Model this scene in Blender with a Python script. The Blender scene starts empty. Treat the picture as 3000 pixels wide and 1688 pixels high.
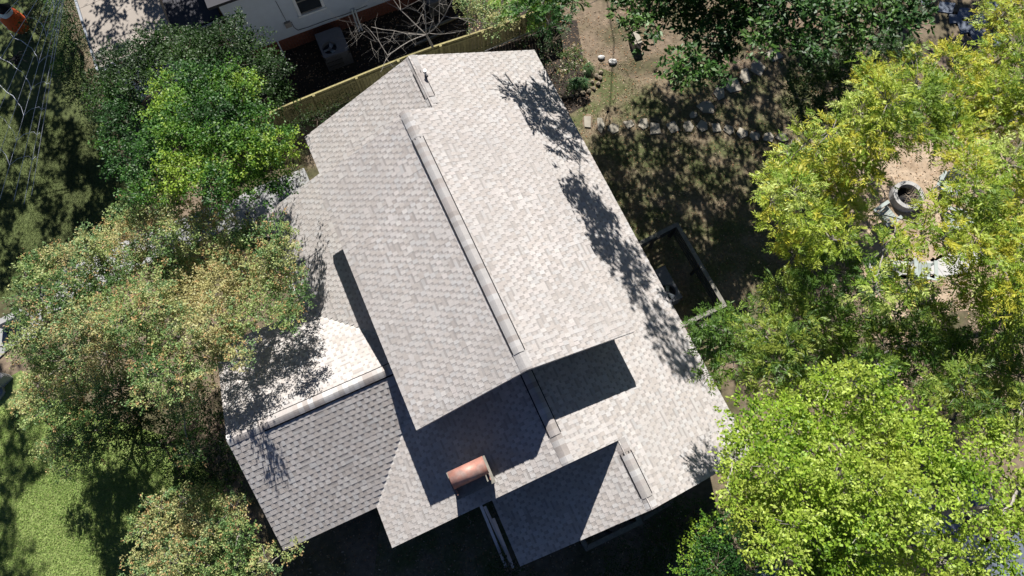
import bpy, math, random
import numpy as np
from mathutils import Vector, Matrix
random.seed(7); RNG = np.random.default_rng(7)
S = bpy.context.scene; COL = S.collection
# ------------------------------------------------------------------ camera, sun, sky, exposure
CAM_H = 24.0; TILT = math.radians(17.0); FPX = 2000.0
cam = bpy.data.cameras.new('camera'); cam_o = bpy.data.objects.new('camera', cam); COL.objects.link(cam_o)
cam.sensor_width = 36; cam.lens = FPX/3000*36; cam.clip_end = 1000; cam.clip_start = .1
cam_o.location = (0, 0, CAM_H); cam_o.rotation_euler = (TILT, 0, 0); S.camera = cam_o
SUN_EL = math.radians(40.5)
sun_h = Vector((-.13, .9915, 0)).normalized()
sun_dir = Vector((sun_h.x*math.cos(SUN_EL), sun_h.y*math.cos(SUN_EL), math.sin(SUN_EL)))
sl = bpy.data.lights.new('sun', 'SUN'); sl.energy = 5.0; sl.angle = math.radians(.5); sl.color = (1, .965, .9)
so = bpy.data.objects.new('sun', sl); COL.objects.link(so)
so.rotation_euler = (-sun_dir).to_track_quat('-Z', 'Y').to_euler(); so.location = (0, 0, 60)
W = bpy.data.worlds.new('World'); S.world = W; W.use_nodes = True
nt = W.node_tree; sky = nt.nodes.new('ShaderNodeTexSky'); sky.sky_type = 'NISHITA'; sky.sun_disc = False
sky.air_density = .35; sky.dust_density = .3; sky.ozone_density = 6; sky.sun_elevation = SUN_EL; sky.sun_rotation = math.atan2(sun_h.x, sun_h.y)
bg = nt.nodes['Background']; bg.inputs[1].default_value = .05; nt.links.new(sky.outputs[0], bg.inputs[0])
S.view_settings.view_transform = 'Standard'; S.view_settings.look = 'None'; S.view_settings.gamma = 1
S.view_settings.use_curve_mapping = False; S.view_settings.exposure = .95
# ------------------------------------------------------------------ coordinates
AZ = math.radians(24.4)
DA = Vector((math.sin(AZ), -math.cos(AZ), 0)); DB = Vector((math.cos(AZ), math.sin(AZ), 0)); ZZ = Vector((0, 0, 1))
UPV = Vector((0, math.cos(TILT), math.sin(TILT))); FWV = Vector((0, math.sin(TILT), -math.cos(TILT)))
def ray(x, y): return Vector(((x-1500)/FPX, 0, 0)) + UPV*((844-y)/FPX) + FWV
def P(x, y, h=0.0):            # spot of the photograph -> world point at height h
    d = ray(x, y); return Vector((0, 0, CAM_H)) + d*((h-CAM_H)/d.z)
def H(u, v, h=0.0): return DA*u + DB*v + ZZ*h        # house axes: u along the ridge, v across it
def depth(p): return (p-Vector((0, 0, CAM_H))).dot(FWV)
def wall_hit(x, y, p0, n):     # spot of the photograph -> point on the vertical plane through p0
    d = ray(x, y); c = Vector((0, 0, CAM_H)); return c + d*((p0-c).dot(n)/d.dot(n))
# ------------------------------------------------------------------ materials
def mat(name, col, rough=.8, var=.25, scale=6, bump=0, bscale=60, attr=False, metal=0, trans=0, col2=None, spec=.3, rnd=0, c2scale=None, c2w=(.42,.62)):
    m = bpy.data.materials.new(name); m.use_nodes = True; t = m.node_tree; N = t.nodes; L = t.links
    b = N['Principled BSDF']; b.inputs['Roughness'].default_value = rough; b.inputs['Metallic'].default_value = metal
    b.inputs['Specular IOR Level'].default_value = spec
    tc = N.new('ShaderNodeTexCoord'); geo = N.new('ShaderNodeNewGeometry')
    pos = geo.outputs['Position']
    def noise(sc, det=4):
        n = N.new('ShaderNodeTexNoise'); n.inputs['Scale'].default_value = sc; n.inputs['Detail'].default_value = det
        L.new(pos, n.inputs['Vector']); return n.outputs['Fac']
    if attr:
        a = N.new('ShaderNodeVertexColor'); a.layer_name = 'Col'; base = a.outputs['Color']
    else:
        c = N.new('ShaderNodeRGB'); c.outputs[0].default_value = (*col, 1); base = c.outputs[0]
    if col2 is not None:
        mx = N.new('ShaderNodeMix'); mx.data_type = 'RGBA'; rp = N.new('ShaderNodeMapRange')
        rp.inputs[1].default_value = c2w[0]; rp.inputs[2].default_value = c2w[1]
        L.new(noise(c2scale or scale*.4, 5), rp.inputs[0]); L.new(rp.outputs[0], mx.inputs[0])
        L.new(base, mx.inputs[6]); mx.inputs[7].default_value = (*col2, 1); base = mx.outputs[2]
    mr = N.new('ShaderNodeMapRange'); mr.inputs[1].default_value = .25; mr.inputs[2].default_value = .75
    mr.inputs[3].default_value = 1-var; mr.inputs[4].default_value = 1+var
    L.new(noise(scale, 6), mr.inputs[0]); f = mr.outputs[0]
    if rnd:
        oi = N.new('ShaderNodeObjectInfo'); m2 = N.new('ShaderNodeMapRange'); m2.inputs[3].default_value = 1-rnd; m2.inputs[4].default_value = 1+rnd
        L.new(oi.outputs['Random'], m2.inputs[0]); mm = N.new('ShaderNodeMath'); mm.operation = 'MULTIPLY'
        L.new(f, mm.inputs[0]); L.new(m2.outputs[0], mm.inputs[1]); f = mm.outputs[0]
    vm = N.new('ShaderNodeVectorMath'); vm.operation = 'SCALE'; L.new(base, vm.inputs[0]); L.new(f, vm.inputs['Scale'])
    L.new(vm.outputs[0], b.inputs['Base Color'])
    if bump:
        bp = N.new('ShaderNodeBump'); bp.inputs['Strength'].default_value = bump; bp.inputs['Distance'].default_value = .02
        L.new(noise(bscale, 3), bp.inputs['Height']); L.new(bp.outputs[0], b.inputs['Normal'])
    if trans:
        tr = N.new('ShaderNodeBsdfTranslucent'); mxs = N.new('ShaderNodeMixShader'); mxs.inputs[0].default_value = trans
        L.new(vm.outputs[0], tr.inputs['Color']); L.new(b.outputs[0], mxs.inputs[1]); L.new(tr.outputs[0], mxs.inputs[2])
        L.new(mxs.outputs[0], N['Material Output'].inputs['Surface'])
    return m
M = dict(
 shingle=mat('asphalt_shingle', (1, 1, 1), .92, .10, 45, .35, 300, attr=True, spec=.15, rnd=.04, col2=(.37, .345, .33), c2scale=.45, c2w=(.35, 1.1)),
 deck=mat('roof_deck', (.12, .11, .10), .9), dark=mat('dark_vent_slot', (.012, .012, .015), .8),
 drip=mat('painted_drip_edge', (.5, .48, .46), .5, .1), siding=mat('painted_siding', (.56, .60, .64), .6, .06, 3), lapshade=mat('painted_lap_shade', (.14, .15, .17), .9),
 raised=mat('grey_house_wall', (.22, .24, .27), .7, .1), white=mat('white_paint', (.78, .78, .76), .45, .05),
 brick=mat('red_brick', (.2, .075, .05), .9, .3, 12, .3), stack=mat('chimney_brick', (.14, .11, .085), .9, .4, 30, .4),
 copper=mat('weathered_copper_hood', (.38, .185, .145), .55, .22, 7, .1, 30, metal=.25, col2=(.36, .25, .22), c2scale=3.0, c2w=(.52, .72)),
 mortar=mat('mortar', (.3, .28, .26), .9), glass=mat('window_glass', (.03, .035, .04), .08, .1, spec=.6),
 acpaint=mat('grey_painted_steel', (.15, .15, .165), .5, .1, 9), acdark=mat('dark_steel', (.035, .035, .04), .5), blade=mat('fan_blade', (.35, .38, .42), .35, .1, metal=.4),
 tan=mat('tan_membrane_roof', (.30, .265, .235), .85, .12, 1.3, .1, 40), slate=mat('shade_toned_roof', (.05, .05, .06), .8, .15, 2),  # slate roof darkened: porch shade put into its colour
 metal=mat('grey_gutter_metal', (.30, .32, .36), .4, .1, metal=.3),
 wood=mat('new_pine_fence', (.27, .235, .105), .8, .3, 9, .2, 40, rnd=.16), wood_grey=mat('weathered_timber', (.20, .19, .165), .85, .25, 9, .2, 40),
 wood_dark=mat('dark_stained_timber', (.035, .038, .04), .6, .2, 9), chair=mat('grey_green_chair_paint', (.34, .38, .36), .5, .08),
 soil=mat('ground_soil', (.185, .14, .10), .95, .35, 5, .6, 30, col2=(.075, .07, .035), c2scale=.55),
 mulch=mat('mulch', (.035, .027, .022), .95, .4, 14, .6, 30),
 lawn=mat('lawn_turf', (.22, .28, .09), .95, .25, 9, .8, 60, col2=(.15, .21, .06), c2scale=.5),
 lit_soil=mat('sunlit_soil', (.40, .31, .225), .95, .25, 6, .5, 40, col2=(.30, .22, .15), c2scale=1.2),  # soil in a lighter tone: sunlight put into the colour
 lawn_dim=mat('shade_toned_turf', (.095, .12, .04), .95, .3, 9, .8, 60, col2=(.07, .085, .03), c2scale=.5),  # darker copy of the turf: tree shade put into the colour
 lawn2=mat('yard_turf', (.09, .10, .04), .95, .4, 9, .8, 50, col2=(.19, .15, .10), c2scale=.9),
 stone=mat('pale_flagstone', (.32, .29, .24), .9, .15, 5, .3, 40, rnd=.12), slab=mat('concrete_slab', (.30, .30, .30), .9, .12, 3, .2, 50, rnd=.06),
 wslab=mat('pale_patio_stone', (.46, .45, .44), .85, .1, 4), rock=mat('garden_rock', (.20, .165, .12), .9, .35, 9, .6, 30, rnd=.3),
 bluestone=mat('bluestone', (.13, .15, .19), .8, .2, 4, .2, rnd=.15), ring=mat('concrete_ring', (.36, .35, .34), .9, .2, 8, .4, 40),
 bark=mat('brown_bark', (.13, .10, .075), .95, .3, 14, .5, 40), bark_pale=mat('pale_bark', (.27, .245, .22), .9, .3, 10, .3, 40),
 blade_grass=mat('grass_blade', (1, 1, 1), .8, .1, attr=True, trans=.25), litter=mat('fallen_leaf', (1, 1, 1), .9, .1, attr=True),
 leaf=mat('leaf', (1, 1, 1), .5, .12, 2, attr=True, trans=.40, spec=.35), gloss_leaf=mat('waxy_leaf', (1, 1, 1), .5, .12, 2, attr=True, trans=.12, spec=.3),
 rope=mat('white_rope', (.62, .64, .72), .7), orange=mat('orange_fabric', (.62, .10, .025), .7, .12, 8, .4, 12), black=mat('black_plush', (.012, .012, .014), .9),
 cable=mat('grey_cable', (.30, .30, .30), .6), twig=mat('dry_twig', (.25, .20, .15), .9))
# ------------------------------------------------------------------ mesh builder
class MB:
    def __init__(s): s.v = []; s.f = []; s.c = []
    def add(s, vs, fs, c=None):
        n = len(s.v); s.v += [tuple(p) for p in vs]; s.f += [tuple(i+n for i in f) for f in fs]; s.c += [c or (1, 1, 1)]*len(vs)
        return s
    def box(s, o, a, b, c, col=None):       # corner and three edge vectors
        vs = [o, o+a, o+a+b, o+b, o+c, o+a+c, o+a+b+c, o+b+c]
        return s.add(vs, [(0, 3, 2, 1), (4, 5, 6, 7), (0, 1, 5, 4), (1, 2, 6, 5), (2, 3, 7, 6), (3, 0, 4, 7)], col)
    def cbox(s, c, a, b, z, col=None): return s.box(c-a*.5-b*.5-z*.5, a, b, z, col)   # centred
    def prism(s, pts, h, col=None):
        n = len(pts); up = [p+ZZ*h for p in pts]
        return s.add(list(pts)+up, [tuple(range(n))[::-1], tuple(range(n, 2*n))]+[(i, (i+1) % n, n+(i+1) % n, n+i) for i in range(n)], col)
    def tube(s, pts, rs, k=6, col=None):
        pts = [Vector(p) for p in pts]; vs = []; fs = []
        if not hasattr(rs, '__len__'): rs = [rs]*len(pts)
        for i, p in enumerate(pts):
            d = (pts[min(i+1, len(pts)-1)]-pts[max(i-1, 0)])
            d = d.normalized() if d.length > 1e-6 else ZZ
            x = d.cross(Vector((.31, .17, .93))).normalized(); y = d.cross(x)
            for j in range(k): a = 2*math.pi*j/k; vs.append(p+(x*math.cos(a)+y*math.sin(a))*rs[i])
        for i in range(len(pts)-1):
            for j in range(k): fs.append((i*k+j, i*k+(j+1) % k, (i+1)*k+(j+1) % k, (i+1)*k+j))
        fs += [tuple(range(k))[::-1], tuple(range((len(pts)-1)*k, len(pts)*k))]
        return s.add(vs, fs, col)
    def disc_ring(s, c, r0, r1, h0, h1, n=28, rt=None):   # open ring wall with thickness
        vs = []; fs = []
        prof = [(r1, h0), (rt or r1, h1), (r0, h1), (r0, h0)]
        for i in range(n):
            a = 2*math.pi*i/n
            for r, h in prof: vs.append(c+Vector((math.cos(a)*r, math.sin(a)*r, h)))
        for i in range(n):
            j = (i+1) % n
            for k in range(4): fs.append((i*4+k, j*4+k, j*4+(k+1) % 4, i*4+(k+1) % 4))
        return s.add(vs, fs)
    def blob(s, c, r, sub=2, jit=.12, col=None, flat=1.0):
        import bmesh
        bm = bmesh.new(); bmesh.ops.create_icosphere(bm, subdivisions=sub, radius=1)
        vs = []
        for v in bm.verts:
            k = 1+random.uniform(-jit, jit); vs.append(c+Vector((v.co.x*r[0]*k, v.co.y*r[1]*k, v.co.z*r[2]*k)))
        fs = [tuple(x.index for x in f.verts) for f in bm.faces]; bm.free()
        return s.add(vs, fs, col)
    def mesh(s, name, m, off=Vector((0, 0, 0)), smooth=False, colored=False):
        me = bpy.data.meshes.new(name); o = Vector(off)
        me.from_pydata([(p[0]-o.x, p[1]-o.y, p[2]-o.z) for p in s.v], [], s.f); me.materials.append(m)
        if colored:
            a = me.color_attributes.new('Col', 'FLOAT_COLOR', 'POINT'); a.data.foreach_set('color', np.array([(*c, 1) for c in s.c], dtype=np.float32).ravel())
        if smooth: me.polygons.foreach_set('use_smooth', [True]*len(me.polygons))
        me.update(); return me
def link(name, data, parent=None, loc=(0, 0, 0), kind=None):
    o = bpy.data.objects.new(name, data); COL.objects.link(o); o.location = loc
    if parent is not None: o.parent = parent
    if kind: o['kind'] = kind
    return o
def base(parent):
    v = Vector((0, 0, 0))
    while parent is not None: v += parent.location; parent = parent.parent
    return v
def part(name, mb, m, parent, smooth=False, colored=False, kind=None, label=None):
    o = link(name, mb.mesh(name, m, base(parent), smooth, colored), parent, kind=kind)
    if label: o['label'] = label
    return o
def tag(o, label, cat, group=None):
    o['label'] = label; o['category'] = cat
    if group: o['group'] = group
    return o
def thing(name, label, cat, loc, group=None): return tag(link(name, None, loc=loc), label, cat, group)
def solo(name, mb, m, label, cat, loc, group=None, **k):
    o = link(name, mb.mesh(name, m, Vector(loc), **k), loc=loc); return tag(o, label, cat, group)
def struct(name, mb, m, **k): return link(name, mb.mesh(name, m, **k), kind='structure')
def dup(root, loc=None, rz=None, label=None):
    def cp(o, par):
        c = o.copy(); COL.objects.link(c)
        if par is not None: c.parent = par
        for ch in kids.get(o, ()): cp(ch, c)
        return c
    kids = {}
    for o in list(COL.objects):
        if o.parent: kids.setdefault(o.parent, []).append(o)
    r = cp(root, None)
    if loc is not None: r.location = loc
    if rz is not None: r.rotation_euler = (0, 0, rz)
    if label: r['label'] = label
    return r
# ------------------------------------------------------------------ ground
g = MB(); g.add([(-150, -150, 0), (150, -150, 0), (150, 150, 0), (-150, 150, 0)], [(0, 1, 2, 3)]); struct('ground', g, M['soil'])
def sheet(name, pts, m, h): 
    g = MB(); g.add([P(x, y, 0)+ZZ*h for x, y in pts][::-1], [tuple(range(len(pts)))]); 
    o = struct(name, g, m)
    if o.data.polygons[0].normal.z < 0: o.data.flip_normals()
    return o
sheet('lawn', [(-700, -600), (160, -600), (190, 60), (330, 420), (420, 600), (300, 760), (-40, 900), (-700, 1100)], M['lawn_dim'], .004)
sheet('front_lawn', [(-700, 1230), (40, 1060), (130, 1160), (520, 1290), (640, 1400), (760, 1750), (760, 2200), (-700, 2200)], M['lawn'], .004)
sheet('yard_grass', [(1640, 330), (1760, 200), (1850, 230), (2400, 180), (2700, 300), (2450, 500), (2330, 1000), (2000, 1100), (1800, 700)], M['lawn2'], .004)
sheet('side_bed', [(560, 60), (1250, -120), (1700, -150), (1620, 60), (1560, 150), (1150, 190), (700, 470), (560, 400)], M['mulch'], .004)
sheet('fire_pit_ground', [(2500, 440), (2900, 380), (3000, 560), (2960, 900), (2600, 930), (2480, 740)], M['lit_soil'], .006)
sheet('side_lawn', [(1130, 1420), (1500, 1420), (1480, 1800), (1080, 1800)], M['lawn2'], .004)
sheet('planting_bed', [(1560, 60), (1690, 60), (1730, 300), (1660, 340), (1540, 160)], M['mulch'], .008)
# ------------------------------------------------------------------ the shingled house
house = thing('house', 'grey shingled gable house with raised middle roof and brick chimney', 'house', H(-6, 1.7, 0))
EXP = .158; SLOPE_SH = []     # every shingle strip: (origin, along, up, colour seed)
PAL = [(.435, .405, .39), (.41, .375, .355), (.46, .435, .42), (.385, .35, .33), (.42, .395, .385), (.445, .41, .395), (.43, .415, .41)]
PER = .205; SL = PER*5
def tabs(mb, o, al, up, nrm, x0, x1, rr, ph=0.0, top=EXP+.02):
    """one shingle from x0 to x1: a backing strip with a granule band, and raised tabs on a regular pitch; ph: where the tab grid starts"""
    t0 = .004; t1 = .011
    def slab(a, b, y0, y1, z0, z1, c):      # tilted slab: front edge proud
        p = [o+al*a+up*y0+nrm*z1, o+al*b+up*y0+nrm*z1, o+al*b+up*y1+nrm*z0, o+al*a+up*y1+nrm*z0]
        q = [o+al*a+up*y0-nrm*.004, o+al*b+up*y0-nrm*.004]
        mb.add(p+q, [(0, 1, 2, 3), (4, 5, 1, 0), (4, 0, 3), (5, 2, 1)], c)
    x = x0; tone = rr.uniform(.94, 1.05)
    while x < x1-.01:
        e = min(x+rr.choice((.2, .3, .41)), x1); c = tuple(k*tone*.94 for k in PAL[rr.randrange(7)])
        slab(x, e, 0, top, .001, .0105, c); x = e
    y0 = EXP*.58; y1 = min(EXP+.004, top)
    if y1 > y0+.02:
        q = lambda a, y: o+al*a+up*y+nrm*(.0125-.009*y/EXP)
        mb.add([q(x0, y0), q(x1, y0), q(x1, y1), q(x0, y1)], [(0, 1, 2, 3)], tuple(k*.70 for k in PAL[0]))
    i = math.floor((x0-ph)/PER)-1
    while ph+i*PER < x1:
        w = rr.choice((.10, .11, .12, .13)); j = rr.uniform(-.012, .012)
        if rr.random() < .07: w = .19
        a = max(x0, ph+i*PER+j); e = min(x1, ph+i*PER+j+w)
        if e-a > .02 and rr.random() > .04: slab(a, e, 0, top, .006, .0155, tuple(k*tone*1.06 for k in PAL[rr.randrange(7)]))
        i += 1
STRIPS = []
def slope(o, al, uph, pitch, run, rng, skip=None):
    """o: eave point, al: along the eave, uph: horizontal uphill, rng(r)->list of (a0,a1) at horizontal run r"""
    L = math.hypot(1, pitch); up = (uph+ZZ*pitch)/L; n = al.cross(up).normalized()
    if n.z < 0: n = -n
    k = 0; r = 0.0
    while r < run-.02:
        top = min(EXP+.02, (run-r)*L); g0 = ((k % 2)*.5+(k*3) % 5)*PER+random.uniform(-.012, .012)
        for a0, a1 in rng(r):
            x = a0
            while x < a1-.001:
                gi = math.floor((x-g0)/SL+1e-6); gx = g0+gi*SL; e = min(gx+SL, a1)
                STRIPS.append((o+al*x+up*(r*L), al, up, n, e-x, gx-x, top)); x = e
        r += EXP/L; k += 1
# base planes
def deck(mb, pts, th=.11):
    q = [p-ZZ*.004 for p in pts]; lo = [p-ZZ*th for p in q]; n = len(pts)
    mb.add(q+lo, [tuple(range(n)), tuple(range(n, 2*n))[::-1]]+[(i, n+i, n+(i+1) % n, (i+1) % n) for i in range(n)])
VE, HE = -3.72, 3.0; VR, HR = 1.68, 5.70; VX = 7.08
UN, US = -11.6, -.14; UNN = -13.68; VN = 2.62; VS = 3.3; USS = 1.84; VSL = -.57
hN = HE+.5*(VX-VN); hS = HE+.5*(VX-VS)
WU0, WU1, WUR, WV, HWR = -7.9, -1.37, -4.635, -6.6, 4.62
RU0, RU1, RVL, RVR, RRV, RHR, RHE = -10.6, -2.6, -1.62, 4.93, 1.6, 7.1, 5.45
roof = MB()
def mleft(v): return HE+.5*(v-VE)
deck(roof, [H(UN, VE, HE), H(US, VE, HE), H(US, VR, HR), H(UN, VR, HR)])
deck(roof, [H(UN, VR, HR), H(US, VR, HR), H(US, VS, hS), H(USS, VS, hS), H(USS, VX, HE), H(UNN, VX, HE), H(UNN, VN, hN), H(UN, VN, hN)])
deck(roof, [H(UNN, -1.6, hN-.5*(VN+1.6)), H(UN+.3, -1.6, hN-.5*(VN+1.6)), H(UN+.3, VN, hN), H(UNN, VN, hN)])
deck(roof, [H(US-.4, VSL, hS-.5*(VS-VSL)), H(USS, VSL, hS-.5*(VS-VSL)), H(USS, VS, hS), H(US-.4, VS, hS)])
deck(roof, [H(WU0, WV, HE), H(WU0, VE+.02, HE), H(WUR, VE+(WUR-WU0), HWR), H(WUR, WV, HWR)])
deck(roof, [H(WUR, WV, HWR), H(WUR, VE+(WUR-WU0), HWR), H(WU1, VE+.02, HE), H(WU1, WV, HE)])
deck(roof, [H(RU0, RVL, RHE), H(RU1, RVL, RHE), H(RU1, RRV, RHR), H(RU0, RRV, RHR)], .14)
deck(roof, [H(RU0, RRV, RHR), H(RU1, RRV, RHR), H(RU1, RVR, RHE), H(RU0, RVR, RHE)], .14)
roof_o = part('roof', roof, M['drip'], house)
# shingle courses
def r1(r):
    v = VE+r; a, b = WU0+r, WU1-r
    if v > RVL+1.0:                       # under the raised roof
        return [(UN, RU0+.5), (RU1-.9, US)]
    if a < b: return [(UN, a+.03), (b-.03, US)]
    return [(UN, US)]
slope(H(0, VE, HE), DA, DB, .5, VR-VE, r1)
def r2(r):
    v = VX-r; a = UNN if v >= VN else UN; b = USS if v >= VS else US
    if v < RVR-.5: return [(a, RU0+.5), (RU1-.9, b)]
    return [(a, b)]
slope(H(0, VX, HE), DA, -DB, .5, VX-VR, r2)
slope(H(0, -1.6, hN-.5*(VN+1.6)), DA, DB, .5, VN+1.6, lambda r: [(UNN, UN+.02)])
slope(H(0, VSL, hS-.5*(VS-VSL)), DA, DB, .5, VS-VSL, lambda r: [(US-.35, USS)])
pw = (HWR-HE)/(WUR-WU0)
slope(H(WU0, 0, HE), DB, DA, pw, WUR-WU0, lambda r: [(WV, VE+r*1.0)])
slope(H(WU1, 0, HE), DB, -DA, pw, WU1-WUR, lambda r: [(WV, VE+r*1.0)])
slope(H(0, RVL, RHE), DA, DB, (RHR-RHE)/(RRV-RVL), RRV-RVL, lambda r: [(RU0, RU1)])
slope(H(0, RVR, RHE), DA, -DB, (RHR-RHE)/(RVR-RRV), RVR-RRV, lambda r: [(RU0, RU1)])
# shingles: the 300 nearest the camera singly, the others joined
camp = Vector((0, 0, CAM_H))
full = sorted([i for i, s in enumerate(STRIPS) if abs(s[4]-SL) < 1e-5 and abs(s[5]) < 1e-5 and s[6] > EXP+.019], key=lambda i: (STRIPS[i][0]-camp).length)[:300]
fs = set(full); variants = []
for k in range(24):
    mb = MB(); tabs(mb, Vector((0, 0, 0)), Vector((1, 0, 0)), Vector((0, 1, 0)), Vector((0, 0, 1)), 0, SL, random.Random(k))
    variants.append(mb.mesh('shingle', M['shingle'], colored=True))
rest = MB(); rr = random.Random(3)
for i, (o, al, up, n, w, ph, top) in enumerate(STRIPS):
    if i in fs:
        ob = bpy.data.objects.new('shingle', variants[rr.randrange(24)]); COL.objects.link(ob); ob.parent = roof_o
        if al.cross(up).z < 0: al2 = -al; o2 = o+al*w
        else: al2 = al; o2 = o
        mtx = Matrix((al2, up, n)).transposed().to_4x4(); mtx.translation = o2-house.location; ob.matrix_local = mtx
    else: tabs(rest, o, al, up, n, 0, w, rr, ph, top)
rest_o = part('shingle_courses', rest, M['shingle'], roof_o, colored=True, kind='stuff')
# ridge caps and ridge vents
def arc(c, side, half, lift, y, n, pitch, k=6):
    pts = []
    for j in range(k+1):
        t = -1+2*j/k
        pts.append(c+y+side*(half*t)+ZZ*(lift-abs(t)**1.3*half*pitch*(1.0 if abs(t) < .99 else 1.02)))
    return pts
def cap_piece(c, al, side, half, lift, ln, pitch, col):
    mb = MB(); k = 6; f = arc(c, side, half, lift+.012, Vector((0, 0, 0)), 0, pitch, k); b = arc(c, side, half, lift+.001, al*ln, 0, pitch, k)
    f2 = [p-ZZ*.014 for p in f]
    vs = f+b+f2; n = k+1; fc = []
    for j in range(k): fc += [(j, j+1, n+j+1, n+j), (2*n+j, 2*n+j+1, j+1, j)]
    mb.add(vs, fc, col); return mb
CAPC = [(.40, .385, .38), (.35, .32, .31), (.46, .45, .45), (.30, .27, .255), (.39, .375, .37), (.33, .31, .30)]
def ridge(p0, p1, side, v0, v1, pitch, half=.15):
    """p0->p1 ridge line, vent from v0 to v1 (metres from p0)"""
    al = (p1-p0).normalized(); L = (p1-p0).length; ex = .15
    vp = None
    if v1 > v0:
        mb = MB(); a = p0+al*v0; ln = v1-v0
        for s in (-1, 1):
            mb.box(a+side*(s*(half+.012)-.018)+ZZ*(-half*pitch-.02), al*ln, side*.036, ZZ*.045)
        mb.box(a+side*(-half*.6)-ZZ*.10, al*ln, side*half*1.2, ZZ*.10)
        for q in (a-al*.0, a+al*(ln-.012)): mb.add(arc(q, side, half, .03, Vector(), 0, pitch)+[q+side*half-ZZ*(half*pitch+.01), q-side*half-ZZ*(half*pitch+.01)], [tuple(range(9))])
        vp = part('ridge_vent', mb, M['dark'], house)
    x = 0.0
    while x < L-.02:
        ln = min(ex+.02, L-x); lift = .045 if v0-.01 <= x <= v1-.1 else .018
        mb = cap_piece(p0+al*x, al, side, half if lift > .03 else .17, lift, ln, pitch, random.choice(CAPC))
        part('ridge_cap', mb, M['shingle'], vp if (vp and lift > .03) else roof_o, colored=True, smooth=False); x += ex
ridge(H(UNN, VN, hN), H(-11.75, VN, hN), DB, .62, 1.62, .5)
ridge(H(UN, VR-.03, HR), H(RU0, VR-.03, HR), DB, 0, 0, .5)
ridge(H(RU0, RRV-.06, RHR+.01), H(RU1, RRV, RHR), DB, .83, 7.49, .5)
ridge(H(RU1-.6, VR, HR), H(US, VR, HR), DB, .0, 2.23, .5)
ridge(H(US-.02, VS, hS), H(USS, VS, hS), DB, .38, 1.62, .5)
ridge(H(WUR, WV, HWR), H(WUR, -1.25, HWR), DA, 1.0, 5.3, .5, .16)
# walls under the roofs, each its own mesh
def wallbox(u0, u1, v0, v1, top, m, name='wall', gable=None):
    mb = MB(); ps = [H(u0, v0), H(u1, v0), H(u1, v1), H(u0, v1)]; mb.prism(ps, top)
    if gable:
        kind, c, hc = gable
        if kind == 'u': 
            for u, e in ((u0, .002), (u1, -.002)): mb.add([H(u+e, v0, top), H(u+e, v1, top), H(u+e, c, hc)], [(0, 1, 2)])
        else:
            mb.add([H(u0, v0, top), H(u1, v0, top), H(c, v0, hc)], [(0, 1, 2)])
    return part(name, mb, m, house)
wallbox(UN+.4, US-.35, VE+.45, VX-.45, 3.0, M['raised'], gable=('u', VR, HR-.15))
wallbox(UNN+.35, UN+.35, -1.2, VX-.5, 2.98, M['raised'], gable=('u', VN, hN-.15))
wallbox(US-.4, USS-.35, VSL+.4, VX-.48, 2.9, M['raised'], gable=('u', VS, hS-.15))
wallbox(WU0+.4, WU1-.4, WV+.35, VE+.4, 2.95, M['raised'], gable=('v', WUR, HWR-.15))
wallbox(RU0+.3, RU1-.3, RVL+.3, RVR-.3, 5.5, M['raised'], 'upper_wall', gable=('u', RRV, RHR-.16))
# white gutter by the front left eave
mb = MB(); a = H(-10.55, VE-.14, HE-.14)
mb.box(a, DA*1.9, DB*.012, ZZ*.12); mb.box(a+DB*.11, DA*1.9, DB*.02, ZZ*.13); mb.box(a, DA*1.9, DB*.13, ZZ*.01); mb.box(a, DA*.02, DB*.13, ZZ*.12)
part('gutter', mb, M['white'], house)
# chimney
ch = MB(); ch.box(H(-1.18, -1.26, 3.9), DA*.60, DB*.98, ZZ*1.75); chim = part('chimney', ch, M['stack'], house)
mb = MB()
for r in range(10):
    for i in range(5):
        o = -.1 if r % 2 else 0
        x0 = max(0, i*.21+o); x1 = min(.98, x0+.20)
        if x1-x0 > .04: mb.box(H(-.58, -1.26, 4.4)+DB*x0+ZZ*(r*.085+.0), DA*.012, DB*(x1-x0), ZZ*.072); mb.box(H(-1.192, -1.26, 4.9)+DB*x0+ZZ*(r*.075), DA*.012, DB*(x1-x0), ZZ*.062)
part('brick_courses', mb, M['stack'], chim, kind='stuff')
mb = MB(); mb.box(H(-1.24, -1.31, 5.65), DA*.74, DB*1.08, ZZ*.07); part('crown_slab', mb, M['wood_grey'], chim)
mb = MB(); k = 14; R = .235; vs = []; c0 = H(-1.0, -1.26, 5.9)
for e in (0, .97):
    for rad in (R, R-.012):
        for j in range(k+1):
            a = math.radians(-15+200*j/k); vs.append(c0+DB*e+DA*(-math.cos(a)*rad)+ZZ*(math.sin(a)*rad))
n = k+1; fc = []
for j in range(k):
    fc += [(j, j+1, 2*n+j+1, 2*n+j), (n+j+1, n+j, 3*n+j, 3*n+j+1), (j+1, j, n+j, n+j+1), (2*n+j, 2*n+j+1, 3*n+j+1, 3*n+j)]
fc += [(0, 2*n, 3*n, n), (k, n+k, 3*n+k, 2*n+k)]
mb.add(vs, fc); part('barrel_hood', mb, M['copper'], chim, smooth=True)
for v in (-1.245, -.335): mb = MB(); mb.box(H(-1.2, v, 5.72), DA*.6, DB*.02, ZZ*.15); part('hood_bracket', mb, M['copper'], chim)
mb = MB(); mb.box(H(-1.20, -.285, 4.6), DA*.66, DB*.012, ZZ*.16); mb.box(H(-.585, -1.3, 4.25), DA*.012, DB*1.02, ZZ*.12); part('flashing', mb, M['metal'], chim)
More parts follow.
